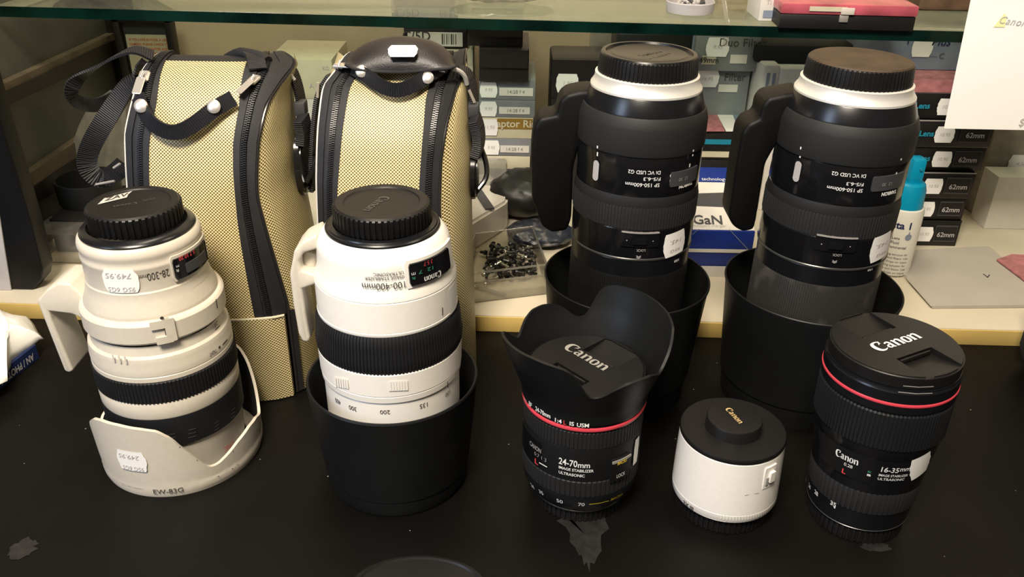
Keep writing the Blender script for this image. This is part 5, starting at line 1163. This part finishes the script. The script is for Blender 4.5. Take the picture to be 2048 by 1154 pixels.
for j in range(16): f.append((j, j+1, N+j+1, N+j))
o_ = mesh('plastic_sleeve', v, f, mat('grey_green_sleeve', (.16, .155, .12), .35, noise=.2), None, 60); tag(o_, 'grey translucent sleeve standing behind the black strap loop', 'sleeve')
cb = pbox('blister_tray', 'clear plastic blister case on the board left of the cream lens', 'case', 62, 478, 176, 540, .80, .05, M['clear'], bev=.006); cb.location.z = BT
bx_ = cb
# box with paper at left
a = atz(80, 716, .0); b_ = atz(-40, 812, 0); d = (b_-a); d.z = 0; dn = d.normalized(); nn_ = Vector((-dn.y, dn.x, 0)); nn_ = nn_ if nn_.x < 0 else -nn_
nn_ = Vector((dn.y, -dn.x, 0)) if Vector((dn.y, -dn.x, 0)).y > 0 else Vector((-dn.y, dn.x, 0))
hbx = aty(73, 688, a.y).z
t = thing('lamp_carton', 'navy and white photo lamp carton at the left edge of the counter', 'box', (a.x, a.y, 0))
ln = .16; wd_ = .12; bm = bmesh.new()
q = [Vector((0, 0, 0)), dn*ln, dn*ln + nn_*wd_, nn_*wd_]; lo = [bm.verts.new(p) for p in q]; hi = [bm.verts.new(p + Vector((0, 0, hbx))) for p in q]
bm.faces.new(lo[::-1]); bm.faces.new(hi)
for i in range(4): bm.faces.new((lo[i], lo[(i+1) % 4], hi[(i+1) % 4], hi[i]))
bmesh.ops.recalc_face_normals(bm, faces=bm.faces); bmesh.ops.bevel(bm, geom=bm.edges[:], offset=.0006, segments=1, affect='EDGES'); fromb('carton', bm, M['blue_lbl'], t, 0)
gsz = hbx*.46
un = -dn
gq = txt('AN / PHOTO LAMP', 1., bold=.03); gx = max(v_[0] for v_ in gq[0])-min(v_[0] for v_ in gq[0]); gy_ = max(v_[1] for v_ in gq[0])-min(v_[1] for v_ in gq[0])
gq = ([(v_[0]*.056/gx, v_[1]*.0068/gy_, 0) for v_ in gq[0]], gq[1])
g = put(gq, dn*.035 + Vector((0, 0, hbx*.47)), dn, Vector((0, 0, -1)), M['plate'], t, 'lettering', .0)
nrm = -nn_
for v_ in g.data.vertices: v_.co += nrm*.0008
# draped white paper on the carton
E = [(-60, 560), (0, 614), (24, 622), (55, 627), (66, 640), (74, 656), (86, 669), (78, 676), (50, 694), (22, 716), (8, 745), (14, 758), (0, 764), (-60, 790)]
zz = hbx + .006
P_ = [atz(x, y, zz if i not in (7, 8, 9, 10, 11, 12) else zz-.003) for i, (x, y) in enumerate(E)]; cc = sum(P_, Vector())/len(P_)
v = [cc + Vector((0, 0, .016))]; f = []; R_ = 8; n = len(P_); rg = random.Random(4)
for r_ in range(1, R_+1):
    for i in range(n): u = r_/R_; p = cc.lerp(P_[i], u); p.z = hbx + .0012 + .017*(1-u**2.2) + rg.uniform(-.0008, .0008)*(u < 1) - (.003 if u == 1 and i in (8, 9, 10) else 0); v.append(p)
for i in range(n): f.append((0, 1+i, 1+(i+1) % n))
for r_ in range(1, R_):
    for i in range(n): f.append((1+(r_-1)*n+i, 1+r_*n+i, 1+r_*n+(i+1) % n, 1+(r_-1)*n+(i+1) % n))
pp = mesh('wrapping_paper', v, f, M['paper'], None, 60); so = pp.modifiers.new('s', 'SOLIDIFY'); so.thickness = .0006; so.offset = 1; tag(pp, 'crumpled white paper draped over the navy photo lamp carton', 'paper')
pq = [atz(x, y, .052) for x, y in ((-60, 560), (0, 616), (24, 625), (0, 642), (-60, 664))]
# things on the glass shelf
SZ = SH - .0001
def zbox(name, label, cat, x0, x1, y0, y1, Y, depth, m, **k): return pbox(name, label, cat, x0, y0, x1, y1, Y, depth, m, zbot=SZ+.0003, **k)
lowc = thing('presentation_box', 'black box under a pink plastic box, on the glass shelf above the second tall lens', 'box', (0, 0, 0))
a, b_ = aty(1566, 45, .815), aty(1838, 60, .80); yq = .829; a = aty(1568, 40, yq); b_ = aty(1836, 40, yq); w1 = b_.x-a.x; zb = SZ + .0003; h1_ = aty(1700, 32, yq).z - zb
lowc.location = ((a.x+b_.x)/2, yq+.066, zb); lowc.rotation_euler = (0, 0, -.044)
box('base', (0, 0, h1_/2), (w1, .13, h1_), M['card_black'], lowc, .0006); box('silver_latch', (-.004, -.0660, h1_*.8), (.008, .002, h1_*.5), M['chrome'], lowc, .0004)
pkb = thing('pink_case', 'shiny pink plastic case on top of the black box on the glass shelf', 'case', (lowc.location.x, yq+.062, zb+h1_+.0003)); pkb.rotation_euler = (0, 0, -.044)
box('shell', (0, 0, .005), (w1*1.01, .125, .010), M['pinkp'], pkb, .002); box('clasp', (-.002, -.0632, .004), (.012, .0022, .006), M['devw'], pkb, .0005)
box('front_label', (-.020, -.0630, .0055), (.034, .0016, .004), M['card_cream'], pkb, 0)
yb_ = box('note_pad', (aty(1705, 3, .87).x, .885, zb+h1_+.0125), (.042, .04, .004), M['tan'], None, .0004); tag(yb_, 'small tan pad with an orange edge lying on the pink case', 'pad')
t = zbox('white_carton', 'white box with a small blue picture, left of the pink case on the glass shelf', 'box', 1521, 1572, -30, 48, .865, .05, M['card_white']); face(t, 'blue_picture', .15, .62, .10, .30, M['card_lgrey']); ftext(t, 'TI', .006, .3, .55, M['pencil'])
t = zbox('card_box', 'tan cardboard box at the back of the glass shelf, left of the white box', 'box', 1440, 1520, -60, 8, 1.0, .05, M['tan'])
t = zbox('leather_case', 'brown leather case at the right end of the glass shelf behind the hanging paper', 'case', 1842, 2000, -70, 40, .93, .06, M['brownl'], bev=.006)
c = atz(1381, 4, SZ+.010)
cl_ = revolve('cable_reel', [(.020, 0), (.0232, .0006), (.0240, .004), (.0244, .0105), (.0236, .0115), (.0228, .0110), (.0215, .003), (0, .0025)], M['plate'], None, 64); cl_.location = (c.x, c.y, SZ+.0003); tag(cl_, 'round grey dish on the glass shelf above the first tall lens', 'dish')
for i in range(4):
    a_ = 1.2*i; o_ = tube('clip', [Vector((c.x-.014+i*.008, c.y-.006+.004*(i % 2), SZ+.008)), Vector((c.x-.008+i*.007, c.y+.006, SZ+.012)), Vector((c.x-.002+i*.005, c.y-.002, SZ+.009))], .0018, M['slate'] if i % 2 else M['plate'], None, 8, 2); tag(o_, 'small grey clip lying in the round grey dish', 'clip', 'clips in the grey dish')
# paper hanging at right
v, f = [], []; A_, B_, C2, D2 = aty(1944, -12, .80), aty(2140, -12, .80), aty(2140, 262, .79), aty(1888, 257, .79)
A_ = A_ + (A_-D2)*.25; B_ = B_ + (B_-C2)*.25
for kk in (0, 1):
    for i in range(13):
        for j in range(13): u, w_ = j/12, i/12; p = A_.lerp(B_, u).lerp(D2.lerp(C2, u), w_); v.append(p + Vector((0, kk*.0003, 0)))
for i in range(12):
    for j in range(12): q = i*13+j; f.append((q, q+13, q+14, q+1)); f.append((169+q+1, 169+q+14, 169+q+13, 169+q))
pp = mesh('hanging_notice', v, f, M['bright_paper'], None, 60); tag(pp, 'white sheet of paper hanging from above at the top right corner', 'paper')
pn = (B_-A_).cross(D2-A_).normalized()
def onp(px, py):
    o_, d_ = ray(px, py); return o_ + d_*((A_-o_).dot(pn)/d_.dot(pn))
ux = onp(2048, 46)-onp(2000, 40); vy = onp(2025, 20)-onp(2025, 60)
hl = put(([(-.006, -.005, 0), (.004, -.004, 0), (.003, .004, 0), (0, .008, 0), (-.003, .002, 0)], [(0, 1, 2, 3, 4)]), onp(2003, 44), ux, vy, mat('yellow_highlighter', (.88, .88, .45), .6), pp, 'highlight', .0006)
put(txt('Canon', .0088, shear=.3, space=1.1), onp(2024, 43), ux, vy, M['pencil'], pp, 'lettering', .0010)
put(txt('$', .010), onp(2043, 245), ux, vy, M['pencil'], pp, 'lettering', .0008)
crumple('plastic_bag', 'clear crinkled plastic bag lying on the glass shelf left of the grey dish', 'bag', (aty(1000, 10, .93).x, .94, SZ+.0003), (.11, .07, .035), M['plbag'], 31, 4, .2)
# plastic tag hanging on the shelf edge
o_ = ribbon('plastic_tie', [aty(1447, 0, .862), aty(1452, 30, .848), aty(1457, 60, .842), aty(1452, 78, .842), aty(1450, 92, .843)], [(1, 0, 0)]*5, .004, .0008, M['clear'], None); tag(o_, 'clear plastic tie hanging over the glass shelf edge right of the dish', 'tie')
# dark lens cap rim peeking in at the bottom edge
c = atz(838, 1185, 0)
o_ = revolve('loose_cap', [(0, .0006), (.033, .0006), (.0350, .0010), (.0352, .0050), (.0340, .0062), (.0320, .0064), (.0310, .0052), (0, .0050)], M['cap'], None, 96); o_.location = (c.x, c.y-.002, 0); tag(o_, 'black lens cap lying at the bottom edge of the photo', 'lens cap')
bpy.data.objects['loose_cap'].scale = (1.25, .8, 1)
bpy.context.view_layer.update()
